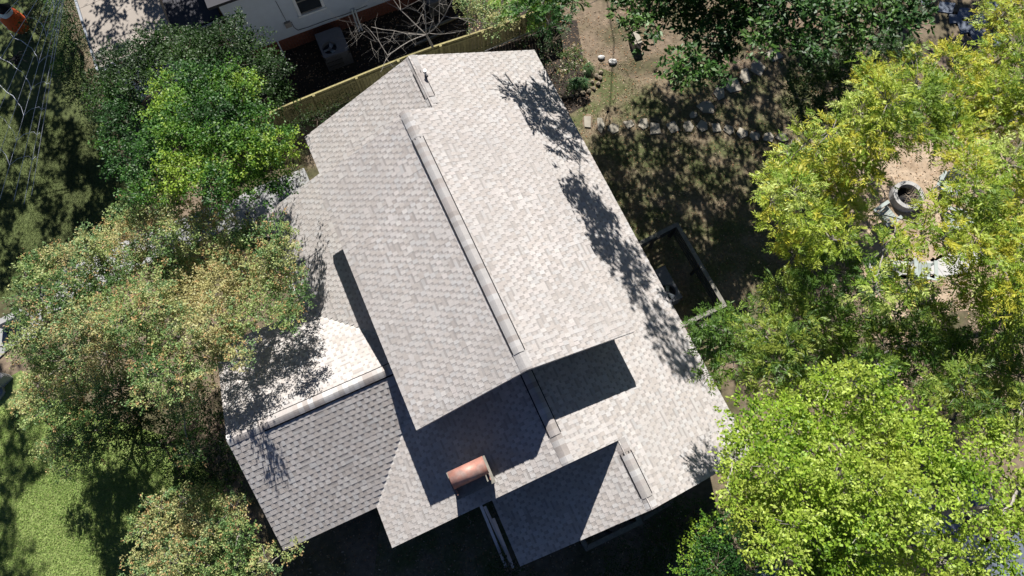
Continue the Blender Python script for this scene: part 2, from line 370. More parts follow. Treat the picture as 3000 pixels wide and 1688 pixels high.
# plumbing vent on the north gable ridge
p = H(-12.83, 2.80, 5.1); mb = MB(); mb.tube([p, p+ZZ*.33], .04, 10); vpipe = part('vent_pipe', mb, M['metal'], house)
mb = MB(); mb.tube([p+ZZ*.32, p+ZZ*.35], .058, 12); part('pipe_cap', mb, M['white'], vpipe)
mb = MB(); mb.tube([p+ZZ*-.04, p+ZZ*.06], [.11, .05], 10); part('pipe_collar', mb, M['acdark'], vpipe)
# ------------------------------------------------------------------ neighbour's house
a0 = P(850, 106, .7); b0 = P(1131, 3, .7); wd = (b0-a0); wd.z = 0; wd.normalize(); wn = Vector((wd.y, -wd.x, 0))  # faces the camera
if wn.y > 0: wn = -wn
corner = wall_hit(640, 20, a0, wn); corner.z = 0; Lw = (P(1350, -85, .7)-corner).dot(wd)
nh = thing('neighbour_house', 'white clapboard house with brick foundation, window and flat side roofs', 'house', corner)
mb = MB(); mb.box(corner+ZZ*0, wd*Lw, -wn*7, ZZ*3.75); part('wall', mb, M['lapshade'], nh)  # dark backing colour draws the lap shade between the boards
hb = .7; i = 0
while hb < 3.6:
    mb = MB(); o = corner+wn*.004+ZZ*hb
    mb.add([o+wn*.028, o+wn*.028+wd*Lw, o+wd*Lw+ZZ*.158, o+ZZ*.158, o-ZZ*.0, o+wd*Lw], [(0, 1, 2, 3), (4, 5, 1, 0), (0, 3, 4), (1, 5, 2)])
    part('siding_board', mb, M['siding'], nh); hb += .168
mb = MB(); n = int(Lw/.215)
for r in range(8):
    for i in range(n+1):
        x0 = i*.215+(.107 if r % 2 else 0)
        if x0 > Lw-.21: continue
        mb.box(corner+wd*x0+ZZ*(r*.085)+wn*.002, wd*.203, wn*(.008+.005*((i*7+r*3) % 3)), ZZ*.073)
part('brick_foundation', mb, M['brick'], nh, kind='stuff')
mb = MB(); mb.box(corner+wd*-.3-wn*7.3+ZZ*3.75, wd*(Lw+.6), wn*7.7, ZZ*.12); part('roof', mb, M['slate'], nh)
# window
w0 = wall_hit(876, 48, a0, wn); w1 = wall_hit(952, 18, a0, wn); ww = (w1-w0).dot(wd); wz = w0.z
f = MB(); o = Vector((w0.x, w0.y, wz))+wn*.03; hh = 1.45
for (x, z, sx, sz) in ((0, 0, .11, hh), (ww-.11, 0, .11, hh), (.11, hh-.11, ww-.22, .11)): f.box(o+wd*x+ZZ*z, wd*sx, wn*.04, ZZ*sz)
win = part('window', f, M['white'], nh)
mb = MB(); mb.box(o+wd*(-.03)-ZZ*.0+wn*.002, wd*(ww+.06), wn*.075, ZZ*.085); part('sill', mb, M['white'], win)
mb = MB(); mb.box(o+wd*.11+ZZ*.085, wd*(ww-.22), wn*.012, ZZ*.07); mb.box(o+wd*.11+ZZ*.72, wd*(ww-.22), wn*.012, ZZ*.06); part('sash', mb, M['wood_grey'], win)
mb = MB(); mb.box(o+wd*.11+ZZ*.155, wd*(ww-.22), wn*.004, ZZ*(hh-.265)); part('pane', mb, M['glass'], win)
# utility box, pipe and cables on the wall
q = wall_hit(842, 68, a0, wn); mb = MB(); mb.box(q-wd*.12+wn*.03-ZZ*.12, wd*.24, wn*.1, ZZ*.26); tagbox = part('meter_box', mb, M['tan'], nh)
mb = MB(); mb.tube([wall_hit(806, 0, a0, wn)+wn*.045, q+wn*.05], .009, 5); part('service_cable', mb, M['acdark'], nh)
pp = [wall_hit(x, y, a0, wn)+wn*.05 for x, y in ((852, 62), (860, 78), (872, 86), (905, 76), (960, 55), (1010, 40), (1075, 14))]
mb = MB(); mb.tube(pp, .011, 5); part('wall_cable', mb, M['acdark'], nh)
q = wall_hit(812, 120, a0, wn); mb = MB(); mb.tube([q+wn*.03, Vector((q.x, q.y, 0))+wn*.3], .03, 6); part('drain_pipe', mb, M['white'], nh)
q = wall_hit(1033, 40, a0, wn)
for dx in (0, .12): mb = MB(); mb.tube([q+wd*dx+ZZ*.3+wn*.05, q+wd*dx+ZZ*.34+wn*.16, q+wd*dx+wn*.16-ZZ*.3, q+wd*dx+wn*.4-ZZ*.75], .035, 7); part('conduit', mb, M['white'], nh)
# flat side roofs
t = thing('carport', 'flat tan roofed carport with grey metal edge under tree shadow', 'carport', P(289, 201, 0))
hc = 2.7; q = [P(289, 201, hc), P(505, 108, hc), P(447, -20, hc), P(185, -130, hc)]
q[2] = q[1]+(P(226, 0, hc)-P(289, 201, hc)).normalized()*6; q[3] = q[0]+(P(226, 0, hc)-P(289, 201, hc)).normalized()*6
e1 = (q[1]-q[0]).normalized(); e2 = (q[3]-q[0]).normalized(); Lx = (q[1]-q[0]).length; Ly = 6
k = 0; y = 0
while y < Ly:
    mb = MB(); d = min(.95, Ly-y); mb.box(q[0]+e2*y-ZZ*.05, e1*Lx, e2*(d-.012), ZZ*(.05+.003*(k % 2))); part('roof_sheet', mb, M['tan'], t); y += .95; k += 1
mb = MB(); mb.box(q[0]-e1*.09-e2*.09-ZZ*.12, e1*.08, e2*(Ly+.1), ZZ*.16); part('edge_trim', mb, M['metal'], t)
mb = MB(); mb.box(q[0]-e1*.0-e2*.16-ZZ*.14, e1*Lx, e2*.02, ZZ*.13); mb.box(q[0]-e2*.16-ZZ*.14, e1*Lx, e2*.14, ZZ*.012); mb.box(q[0]-e2*.02-ZZ*.14, e1*Lx, e2*.015, ZZ*.16); part('gutter', mb, M['metal'], t)
mb = MB(); mb.box(q[0]+e1*.2+e2*.2-ZZ*hc, e1*(Lx-.4), e2*(Ly-.4), ZZ*(hc-.06)); part('wall', mb, M['siding'], t)
t = thing('porch', 'flat porch roof with shade in its dark colour between tan carport and white clapboard wall', 'porch', P(560, 85, 0))
hc2 = 2.45; o = q[1]-ZZ*(hc-hc2)+e1*.03+e2*.25; Lp = (P(650, 56, hc2)-o).dot(e1)
mb = MB(); mb.box(o-ZZ*.1, e1*Lp, e2*6, ZZ*.1); part('roof_sheet', mb, M['slate'], t)
mb = MB(); mb.box(o-e2*.12-ZZ*.12, e1*Lp, e2*.03, ZZ*.1); mb.box(o-e2*.12-ZZ*.12, e1*Lp, e2*.11, ZZ*.01); part('gutter', mb, M['metal'], t)
for x in (.1, Lp-.25): mb = MB(); mb.box(o+e1*x+e2*.1-ZZ*hc2, e1*.14, e2*.14, ZZ*(hc2-.1)); part('post', mb, M['white'], t)
# ------------------------------------------------------------------ air conditioning units
def ac_unit(name, label, c, ex, ey, sx, sy, h, fan, fr):
    """c: base corner, ex/ey unit edges, fan: centre along ex,ey (fractions)"""
    t = thing(name, label, 'air conditioner', c, None)
    fc = c+ex*(sx*fan[0])+ey*(sy*fan[1])+ZZ*h
    mb = MB(); mb.box(c, ex*sx, ey*sy, ZZ*(h-.2)); part('cabinet', mb, M['acpaint'], t)
    # lid with round opening
    mb = MB(); n = 32; cs = [c+ZZ*h, c+ex*sx+ZZ*h, c+ex*sx+ey*sy+ZZ*h, c+ey*sy+ZZ*h]
    outer = []; inner = []
    for j in range(n):
        a = 2*math.pi*j/n; d = ex*math.cos(a)+ey*math.sin(a); inner.append(fc+d*fr)
        da, db = math.cos(a), math.sin(a); px, py = sx*fan[0], sy*fan[1]
        tt = min([((sx-px)/da if da > 0 else -px/da) if abs(da) > 1e-6 else 9, ((sy-py)/db if db > 0 else -py/db) if abs(db) > 1e-6 else 9]); outer.append(fc+d*tt)
    vs = outer+inner+[p-ZZ*.19 for p in inner]+[p-ZZ*.2 for p in outer]
    fcs = []
    for j in range(n):
        k = (j+1) % n; fcs += [(j, k, n+k, n+j), (n+j, n+k, 2*n+k, 2*n+j), (3*n+j, 3*n+k, k, j)]
    mb.add(vs, fcs)
    part('top_panel', mb, M['acpaint'], t)
    mb = MB()
    for i, cpt in enumerate(cs):
        mb.cbox(cpt-ZZ*.1+(fc-cpt).normalized()*.03, ex*.05, ey*.05, ZZ*.19)
    mb.tube([fc-ZZ*.188, fc-ZZ*.184], fr*.99, 24); part('fan_well', mb, M['acdark'], t)
    for k in range(3):
        mb = MB(); a = k*2.094+.9; d = ex*math.cos(a)+ey*math.sin(a); e = ex*-math.sin(a)+ey*math.cos(a); b0 = fc-ZZ*.12
        mb.add([b0+d*.05-e*.05, b0+d*.05+e*.05+ZZ*.02, b0+d*fr*.92+e*fr*.42+ZZ*.05, b0+d*fr*.95-e*fr*.15-ZZ*.02], [(0, 1, 2, 3)]); part('fan_blade', mb, M['blade'], t)
    mb = MB(); mb.tube([fc-ZZ*.16, fc-ZZ*.06], fr*.22, 12); part('fan_hub', mb, M['acpaint'], t)
    mb = MB()
    for r in (.35, .6, .85):
        n = 20; mb.tube([fc+(ex*math.cos(2*math.pi*i/n)+ey*math.sin(2*math.pi*i/n))*fr*r+ZZ*.003 for i in range(n+1)], .0025, 3)
    part('fan_guard', mb, M['acdark'], t)
    for side, o, d, ln in (('a', c-ey*.012, ex, sx), ('b', c+ex*(sx), ey, sy), ('c', c-ex*.012, ey, sy)):
        mb = MB(); nn = int(ln*.62/.055); w = ey if side == 'a' else ex
        for i in range(nn): mb.box(o+d*(.04+i*.055)+ZZ*.06, d*.012, w*.012, ZZ*(h-.14))
        for z in (.25, .5): mb.box(o+d*.03+ZZ*z, d*(nn*.055), w*.012, ZZ*.014)
        part('side_grille', mb, M['acdark'], t)
    return t
hA = .85; c00 = P(949, 172, hA); c10 = P(1024, 145, hA); c01 = P(919, 102, hA)
ex = (c10-c00).normalized(); ey = Vector((-ex.y, ex.x, 0)); c = Vector((c00.x, c00.y, 0))
ac_unit('air_conditioner', 'grey air conditioner with round fan beside the white clapboard wall', c, ex, ey, (c10-c00).length, (c01-c00).dot(ey), hA, (.34, .33), .29)
c = P(1262, 52, 0); ac_unit('air_conditioner', 'dark air conditioner behind the bare branches at the top of the frame', c, ex, ey, .8, .7, .8, (.5, .5), .26)
hA = .8; c00 = P(1975, 884, hA); c10 = P(2000, 872, hA); ex2 = DB.copy(); ey2 = -DA
c = P(2000, 872, hA)-DB*.95; c.z = 0
ac_unit('air_conditioner', 'grey air conditioner beneath the right eave inside the dark railing', c, ex2, ey2, .95, 1.32, hA, (.60, .30), .29)
# ------------------------------------------------------------------ fence of pickets
fpts = [(640, 395), (761, 344), (850, 305), (1187, 167), (1263, 152-12), (1352, 111), (1460, 75), (1557, 39), (1640, 12)]
fp = [P(x, y, 1.3) for x, y in fpts]
ft = thing('picket_fence', 'yellow pine board fence running behind the house towards the white house', 'fence', (fp[0].x, fp[0].y, 0))
d = (fp[-1]-fp[0]).normalized(); nrm = Vector((d.y, -d.x, 0)); Lf = (fp[-1]-fp[0]).length
def along(x):
    acc = 0
    for a, b in zip(fp[:-1], fp[1:]):
        l = (b-a).length
        if x <= acc+l: return a+(b-a)*((x-acc)/l), (b-a).normalized()
        acc += l
    return fp[-1].copy(), d
pm = MB(); pm.box(Vector((-.058, -.009, .04)), Vector((.116, 0, 0)), Vector((0, .018, 0)), ZZ*1.26); pmesh = pm.mesh('picket', M['wood'])
x = .06; tot = sum((b-a).length for a, b in zip(fp[:-1], fp[1:]))
while x < tot:
    p, dd = along(x); o = link('picket', pmesh, ft, loc=Vector((p.x, p.y, random.uniform(-.012, .012)))-ft.location)
    o.rotation_euler = (0, 0, math.atan2(dd.y, dd.x)+random.uniform(-.015, .015)); x += .128
for z in (.25, 1.1):
    for a, b in zip(fp[:-1], fp[1:]):
        dd = (b-a).normalized(); nn = Vector((dd.y, -dd.x, 0)); mb = MB(); mb.box(Vector((a.x, a.y, z))+nn*.012, b-a, nn*.04, ZZ*.09); part('rail', mb, M['wood'], ft)
mb_cap = None
for a, b in zip(fp[:-1], fp[1:]):
    dd = (b-a).normalized(); nn = Vector((dd.y, -dd.x, 0)); mb = MB(); mb.box(Vector((a.x, a.y, 1.31))-nn*.03, b-a, nn*.065, ZZ*.03); part('cap_rail', mb, M['wood'], ft)
x = .3
while x < tot:
    p, dd = along(x); mb = MB(); nn = Vector((dd.y, -dd.x, 0)); mb.cbox(Vector((p.x, p.y, .68))+nn*.075, dd*.1, nn*.1, ZZ*1.36); part('post', mb, M['wood'], ft); x += 1.75
# ------------------------------------------------------------------ railings
def railing(name, label, pts, h, m, slats, w=.14, sm=None):
    t = thing(name, label, 'railing', (pts[0].x, pts[0].y, 0)); cen = sum(pts, Vector())/len(pts)
    for i, (a, b) in enumerate(zip(pts[:-1], pts[1:])):
        d = (b-a).normalized(); n = Vector((-d.y, d.x, 0)); n = n if (cen-a).dot(n) > 0 else -n
        mb = MB(); z0 = h+.002*i
        mb.prism([Vector((a.x, a.y, z0)), Vector((b.x, b.y, z0)), Vector((b.x, b.y, z0))+n*w+(-d*w if i < len(pts)-2 else Vector()), Vector((a.x, a.y, z0))+n*w+(d*w if i else Vector())], .035)
        part('top_board', mb, m, t)
        for k in range(slats):
            z = h-.14-k*.17; mb = MB(); mb.box(Vector((a.x, a.y, z))+n*.03+d*.05, d*((b-a).length-.1), n*.02, ZZ*.09); part('slat', mb, sm or m, t)
        for e in (0, .5, 1):
            p = a+(b-a)*e; mb = MB(); mb.cbox(Vector((p.x, p.y, h/2))+n*.1+(d*(.06-e*.12)), d*.09, n*.09, ZZ*h*.998); part('post', mb, sm or m, t)
    return t
hr = 1.15
railing('railing', 'dark slatted railing with grey top boards around the air conditioner beside the right eave',
        [P(1846, 722, hr), P(1985, 651, hr), P(2130, 897, hr), P(1985, 966, hr)], hr, M['wood_grey'], 5, sm=M['wood_dark'])
railing('railing', 'weathered grey deck railing poking out below the south gable',
        [P(1688, 1566, 1.6), P(1717, 1616, 1.6), P(1884, 1534, 1.6), P(1862, 1490, 1.6)], 1.6, M['wood_grey'], 4, w=.15, sm=M['wood_dark'])
mb = MB(); a = P(1884, 1515, 1.2); b = P(1972, 1463, 1.2); mb.box(a, b-a, Vector((.0, -.12, 0)), ZZ*.05)
solo('timber_beam', mb, M['wood_grey'], 'grey timber beam lying along the south gable wall beside the deck railing', 'beam', a)
for k, (x0, y0, x1, y1, lb) in enumerate(((1412, 1478, 1487, 1662, 'long grey board leaning outermost against the wall left of the south gable'), (1424, 1482, 1497, 1640, 'long grey board leaning between two others left of the south gable'), (1449, 1517, 1508, 1662, 'long grey board leaning nearest to the south gable eave'))):
    a = P(x0, y0, 2.2); b = P(x1, y1, .3); d = (b-a); n = Vector((d.y, -d.x, 0)).normalized()
    mb = MB(); mb.box(a, d, n*.09, ZZ*.04); solo('leaning_board', mb, M['metal'], lb, 'board', b, 'boards leaning by the south gable')
# ------------------------------------------------------------------ paths, stones, slabs
def poly(c, rx, ry, n=6, rot=0, jit=.22, rr=random):
    return [c+Vector((math.cos(rot+2*math.pi*i/n+rr.uniform(-.2, .2))*rx*rr.uniform(1-jit, 1+jit*.5), math.sin(rot+2*math.pi*i/n+rr.uniform(-.2, .2))*ry*rr.uniform(1-jit, 1+jit*.5), 0)) for i in range(n)]
def stones(pathname, lst, m, name='flagstone', th=.045, h0=.0, z=None, back=M['soil']):
    cs = [P(a[0], a[1], 0) for a in lst]
    mb = MB()
    for c, a in zip(cs, lst): mb.add([p+ZZ*.006 for p in poly(c, a[2]*.0075+.06, a[3]*.0075+.06, 8)], [tuple(range(8))])
    po = struct(pathname, mb, back)
    for c, a in zip(cs, lst):
        n = random.choice((4, 5, 5, 6)); mb = MB(); mb.prism(poly(c+ZZ*.002, a[2]*.0078, a[3]*.0078, n, random.uniform(0, 1)+.4), th+random.uniform(-.01, .01)); part(name, mb, m, po)
    return po
Z3 = lambda x, y, w, h: (1600+x/3.22, y/3.22, w/3.22, h/3.22)
row = [(390, 1155, 90, 130), (515, 1190, 80, 170), (630, 1215, 100, 100), (785, 1175, 110, 90), (915, 1170, 90, 110), (1025, 1210, 110, 150), (1190, 1200, 125, 140), (1340, 1200, 95, 125), (1475, 1190, 100, 115), (1600, 1210, 100, 115), (1725, 1230, 110, 105), (1850, 1265, 115, 110), (1970, 1290, 100, 95), (2095, 1300, 105, 90), (2230, 1300, 115, 95), (2350, 1350, 100, 95),
       (1385, 1090, 70, 70), (1510, 1015, 160, 130), (1630, 890, 110, 135), (1750, 810, 160, 185), (1870, 720, 110, 170), (1990, 640, 140, 170), (2150, 530, 200, 150)]
stones('stepping_stone_path', [Z3(*a) for a in row], M['stone'])
stones('stone_walk', [(2710, 5, 40, 35), (2770, 25, 60, 50), (2800, 55, 50, 45), (2825, 40, 50, 40), (2830, 80, 60, 50), (2870, 60, 50, 50), (2865, 105, 60, 50), (2740, -25, 50, 40), (2910, 120, 60, 50), (2905, 20, 60, 40)], M['bluestone'])
stones('bluestone_patio', [(2770, 1520, 90, 80), (2830, 1600, 110, 100), (2940, 1640, 120, 110), (2975, 1600, 80, 90), (2890, 1690, 120, 80), (2860, 1475, 80, 60), (2690, 1470, 60, 60), (2610, 1500, 60, 50), (2700, 1570, 90, 60), (2960, 1700, 90, 60), (2560, 1660, 80, 60), (2480, 1700, 80, 60), (2250, 1690, 60, 60)], M['bluestone'])
stones('pale_patio', [(2600, 790, 100, 60), (2650, 785, 70, 60), (2740, 790, 80, 50), (2790, 775, 100, 60), (2840, 750, 90, 50), (2570, 780, 50, 40)], M['wslab'], 'patio_stone')
RK = [((1762, 168, .10), 'white rock left of the pair on the sunny soil'), ((1795, 181, .13), 'white rock below its smaller neighbour on the sunny soil')]
for (x, y, r), lb in RK:
    mb = MB(); mb.blob(P(x, y, .05), (r*1.4, r, r*.8), 2, .15); solo('rock', mb, M['wslab'], lb, 'rock', P(x, y, 0), smooth=False)
# stone edging row
edge = link('stone_edging', MB().add([(0, 0, 0), (.01, 0, 0), (0, .01, 0)], [(0, 1, 2)]).mesh('stone_edging', M['soil']), loc=P(1690, 270, .003)); tag(edge, 'curved row of brown edging stones around the planting bed', 'edging')
for x, y in ((1638, 285), (1655, 283), (1672, 280), (1690, 276), (1708, 272), (1725, 268), (1740, 258), (1752, 245), (1757, 228), (1760, 212), (1748, 222), (1680, 268), (1700, 262), (1722, 255), (1735, 240)):
    mb = MB(); mb.blob(P(x, y, .06), (random.uniform(.09, .15), random.uniform(.08, .12), random.uniform(.06, .09)), 1, .28); part('edging_stone', mb, M['rock'], edge)
mb = MB(); c = P(1862, 128, 0); a = P(1853, 112, 0); 
mb.box(P(1840, 118, .0), (P(1855, 150, 0)-P(1840, 118, 0)), P(1862, 112, 0)-P(1840, 118, 0), ZZ*.45)
solo('stone_block', mb, M['stone'], 'pale upright stone block standing on the sunny soil under the magnolia', 'block', P(1840, 118, 0))
# garden hook
c = P(1771, 366, 0); t = thing('garden_stake', 'thin black garden stake with a round top beside the stepping stones', 'garden stake', c)
mb = MB(); mb.tube([c, c+ZZ*.95], .012, 6); part('pole', mb, M['black'], t); mb = MB(); mb.tube([c+ZZ*.93, c+ZZ*.97], .055, 14); part('disc', mb, M['black'], t)
mb = MB(); mb.tube([c+ZZ*.55, c+Vector((-.16, -.02, .5))], .008, 5); part('arm', mb, M['black'], t)
# concrete walk, steps and low walls on the left
sl_ = MB(); sl_.add([p+ZZ*.006 for p in (P(620, 500), P(900, 400), P(960, 520), P(780, 680), P(0, 1120), P(-60, 1000))], [(5, 4, 3, 2, 1, 0)]); walk = struct('concrete_walk', sl_, M['soil'])
def slab4(pts, h0, h1, par=walk, m=M['slab'], nm='slab'):
    mb = MB(); mb.prism([P(x, y, h1)-ZZ*(h1-h0) for x, y in pts], h1-h0); return part(nm, mb, m, par)
slab4([(729, 556), (800, 528), (826, 590), (755, 640)], .0, .34)
slab4([(803, 527), (890, 492), (920, 560), (829, 589)], .0, .34)
slab4([(740, 585), (800, 650), (780, 690), (757, 645)], .0, .33)
slab4([(675, 590), (727, 560), (752, 640), (696, 652)], .0, .2)
slab4([(612, 610), (672, 592), (692, 655), (640, 680)], .0, .12)
slab4([(380, 700), (608, 612), (636, 682), (400, 790)], .0, .08)
slab4([(200, 780), (376, 702), (396, 792), (230, 880)], .0, .07)
slab4([(96, 838), (196, 782), (226, 882), (140, 920)], .0, .06)
slab4([(17, 941), (60, 925), (80, 985), (28, 990)], .0, .10)
slab4([(62, 924), (128, 905), (130, 968), (82, 984)], .0, .09)
slab4([(28, 992), (80, 987), (118, 985), (32, 1014)], .0, .11)
slab4([(-60, 968), (16, 961), (28, 1012), (-60, 1020)], .0, .05)
slab4([(-60, 1022), (30, 1016), (0, 1046), (-60, 1080)], .0, .06)
def lwall(p0, p1, w, h, lb, m=M['slab']):
    a = P(*p0, h); b = P(*p1, h); a.z = b.z = 0; d = (b-a).normalized(); n = Vector((d.y, -d.x, 0)); t = thing('low_wall', lb, 'wall', a)
    mb = MB(); mb.box(a, b-a, n*w, ZZ*(h-.05)); part('wall', mb, m, t); mb = MB(); mb.box(a-n*.015, b-a, n*(w+.03), ZZ*.05); 
    mb.v = [(x, y, z+h-.05) for x, y, z in mb.v]; part('coping', mb, m, t); return t
lwall((543, 638), (612, 606), .2, .5, 'low concrete wall under the trees on the far side of the walk')
lwall((655, 678), (752, 632), .2, .5, 'low concrete wall ending at the porch slab beside a round lamp')
lwall((-20, 944), (60, 905), .18, .55, 'low grey wall at the left edge of the photo above the slabs')
lwall((-40, 1130), (-2, 1090), .2, .5, 'low grey wall partly out of frame below the slabs')
c = P(737, 641, .5); mb = MB(); mb.blob(c+ZZ*.5, (.07, .07, .06), 2, 0); mb.tube([c-ZZ*.1, c+ZZ*.48], .02, 6); solo('path_lamp', mb, M['black'], 'small black round path lamp beside the low porch wall', 'lamp', Vector((c.x, c.y, 0)), smooth=True)
mb = MB(); mb.prism([P(x, y, 0) for x, y in ((-40, 1110), (2, 1095), (17, 1150), (2, 1172), (-40, 1190))], .12); solo('planter_frame', mb, M['slab'], 'grey framed edge of a planter at the left border of the photo', 'planter', P(0, 1140, 0))
# boards lying by the neighbour wall
for x0, y0, x1, y1, lb in ((1190, 118, 1340, 55, 'upper of two old timbers lying in the shaded side yard'), (1210, 140, 1300, 100, 'lower of two old timbers lying in the shaded side yard')):
    a = P(x0, y0, .1); b = P(x1, y1, .1); mb = MB(); mb.box(a, b-a, Vector((.05, .13, 0)), ZZ*.09); solo('old_timber', mb, M['wood_grey'], lb, 'timber', a)
# ------------------------------------------------------------------ garden chairs and fire ring
def adirondack(loc, rz, label):
    t = thing('garden_chair', label, 'chair', loc, 'chairs around the fire ring'); t.rotation_euler = (0, 0, rz)
    def pt(name, f):
        mb = MB(); f(mb); o = link(name, mb.mesh(name, M['chair']), t); return o
    X = Vector((1, 0, 0)); Y = Vector((0, 1, 0))
    for i in range(5):
        pt('seat_slat', lambda m: m.box(Vector((-.27+i*.11, -.02, .30)), X*.098, Y*.50+ZZ*.09, ZZ*.02))
        top = .92-.03*abs(i-2)**1.6
        pt('back_slat', lambda m: m.box(Vector((-.27+i*.11, -.04, .30)), X*.098, Y*-.34*(top/.9)+ZZ*.62*(top/.9), Y*.018+ZZ*.01))
    for s in (-1, 1):
        pt('arm', lambda m: m.box(Vector((s*.36-.065, -.18, .55)), X*.13, Y*.72, ZZ*.025))
        pt('leg', lambda m: m.box(Vector((s*.34-.015, .42, 0)), X*.03, Y*.09, ZZ*.55))
        pt('leg', lambda m: m.box(Vector((s*.30-.015, -.30, 0)), X*.03, Y*.09+ZZ*.0, ZZ*.33))
    pt('back_rail', lambda m: m.box(Vector((-.29, -.22, .58)), X*.58, Y*.03, ZZ*.07))
    pt('front_rail', lambda m: m.box(Vector((-.30, .47, .28)), X*.60, Y*.02, ZZ*.12))
    return t
adirondack(P(2568, 650, 0), -math.radians(58), 'grey green garden chair left of the concrete fire ring')
adirondack(P(2765, 545, 0), math.radians(146), 'grey green garden chair above and right of the concrete fire ring')
adirondack(P(2688, 815, 0), -math.radians(8), 'grey garden chair in shade on the pale patio stones')
adirondack(P(2790, 660, 0), math.radians(75), 'grey garden chair mostly hidden by leaves right of the fire ring')
c = P(2650, 580, 0); t = thing('fire_ring', 'round grey concrete fire ring holding dry brushwood', 'fire pit', c)
mb = MB(); mb.disc_ring(c, .43, .61, 0, .30, 32, rt=.58); part('ring', mb, M['ring'], t)
mb = MB(); mb.tube([c+ZZ*.02, c+ZZ*.03], .40, 20); part('ash_bed', mb, M['black'], t)
mb = MB()
for i in range(70):
    a = random.uniform(0, 6.28); r = random.uniform(0, .38); p = c+Vector((math.cos(a)*r+.12, math.sin(a)*r-.1, random.uniform(.1, .5))); b = random.uniform(0, 6.28); l = random.uniform(.15, .4)
    mb.tube([p, p+Vector((math.cos(b)*l, math.sin(b)*l, random.uniform(-.1, .2)))], .006, 3)
part('brushwood', mb, M['twig'], t, kind='stuff')
# ------------------------------------------------------------------ web decoration
ap = P(215, -170, 5.2); stakes = [P(x, y, 0) for x, y in ((-260, 330), (-160, 430), (-90, 520), (-40, 560), (-5, 600), (40, 590), (70, 600), (92, 575))]
t = thing('web_decoration', 'white rope spider web strung over the lawn', 'decoration', (stakes[4].x, stakes[4].y, 0))
for s_ in stakes: mb = MB(); mb.tube([ap, s_], .009, 4); part('strand', mb, M['rope'], t)
for k, f in enumerate((.22, .32, .42, .52, .62, .72, .82)):
    for i in range(len(stakes)-1):
        a = ap.lerp(stakes[i], f+.015*math.sin(i*2)); b = ap.lerp(stakes[i+1], f+.015*math.sin(i*2+2)); m_ = (a+b)/2+(ap-a)*.012
        mb = MB(); mb.tube([a, m_, b], .006 if (i+k) % 3 else .010, 4); part('cross_strand', mb, M['rope'], t)
c = P(47, 172, 1.7); t = thing('spider', 'black toy spider hanging in the rope web', 'toy spider', (c.x, c.y, 1.4))
mb = MB(); mb.blob(c, (.14, .17, .10), 2, .03); part('body', mb, M['black'], t, smooth=True); mb = MB(); mb.blob(c+Vector((.05, -.2, 0)), (.08, .08, .06), 2, .03); part('head', mb, M['black'], t, smooth=True)
for s_ in (-1, 1):
    for k in range(4):
        a = -.9+.6*k; d = Vector((s_*math.cos(a), math.sin(a), 0)); mb = MB(); mb.tube([c, c+d*.25+ZZ*.12, c+d*.5-ZZ*.05], [.022, .018, .01], 5); part('leg', mb, M['black'], t)
c = P(28, 48, .9); t = thing('pumpkin_figure', 'orange and white fabric figure with black top on the lawn', 'decoration', (c.x, c.y, 0))
n = 14; prof = [(.02, 0), (.30, .18), (.42, .5), (.40, .85), (.28, 1.1)]
def lathe(prof, c, n=14, wob=.06):
    mb = MB(); vs = []
    for r, h in prof:
        for i in range(n): a = 2*math.pi*i/n; k = 1+wob*math.cos(5*a); vs.append(c+Vector((math.cos(a)*r*k, math.sin(a)*r*k, h)))
    fs_ = [(i*n+j, i*n+(j+1) % n, (i+1)*n+(j+1) % n, (i+1)*n+j) for i in range(len(prof)-1) for j in range(n)]
    return mb.add(vs, fs_)
b_ = Vector((c.x, c.y, 0))
part('body', lathe(prof, b_), M['orange'], t, smooth=True); part('collar', lathe([(.28, 1.1), (.2, 1.25)], b_), M['white'], t, smooth=True); part('hat', lathe([(.22, 1.25), (.26, 1.28), (.02, 1.55)], b_+Vector((.06, .05, 0))), M['black'], t, smooth=True)
# overhead cable at the top
def cable(p0, p1, sag, lb):
    mb = MB(); pts = [p0.lerp(p1, i/14)-ZZ*sag*4*(i/14)*(1-i/14) for i in range(15)]; mb.tube(pts, .009, 4); solo('cable', mb, M['cable'], lb, 'cable', p0)
cable(P(1420, 150, 5.0), P(1800, -25, 4.6), .1, 'thin pale overhead cable crossing above the planting bed')
# ------------------------------------------------------------------ trees
def leafcloud(pts, dirs, cols, L, Wd, droop=.0, up=.6, fold=.0, pin=0):
    """diamond leaves at pts; returns verts, cols arrays (4 per leaf)"""
    n = len(pts); d = dirs/np.linalg.norm(dirs, axis=1, keepdims=True)
    nr = RNG.normal(size=(n, 3))*.55; nr[:, 2] += up; nr /= np.linalg.norm(nr, axis=1, keepdims=True)
    s = np.cross(d, nr); s /= np.linalg.norm(s, axis=1, keepdims=True)+1e-9
    l = (L*RNG.uniform(.5, 1.35, n))[:, None]; w = (Wd*RNG.uniform(.75, 1.2, n))[:, None]*.5
    V = np.empty((n, 4, 3)); V[:, 0] = pts; V[:, 1] = pts+d*l*.45+s*w; V[:, 2] = pts+d*l; V[:, 3] = pts+d*l*.45-s*w
    V[:, 1, 2] += fold*l[:, 0]; V[:, 3, 2] += fold*l[:, 0]
    C = np.repeat(cols[:, None, :], 4, 1)
    return V.reshape(-1, 3), C.reshape(-1, 3)
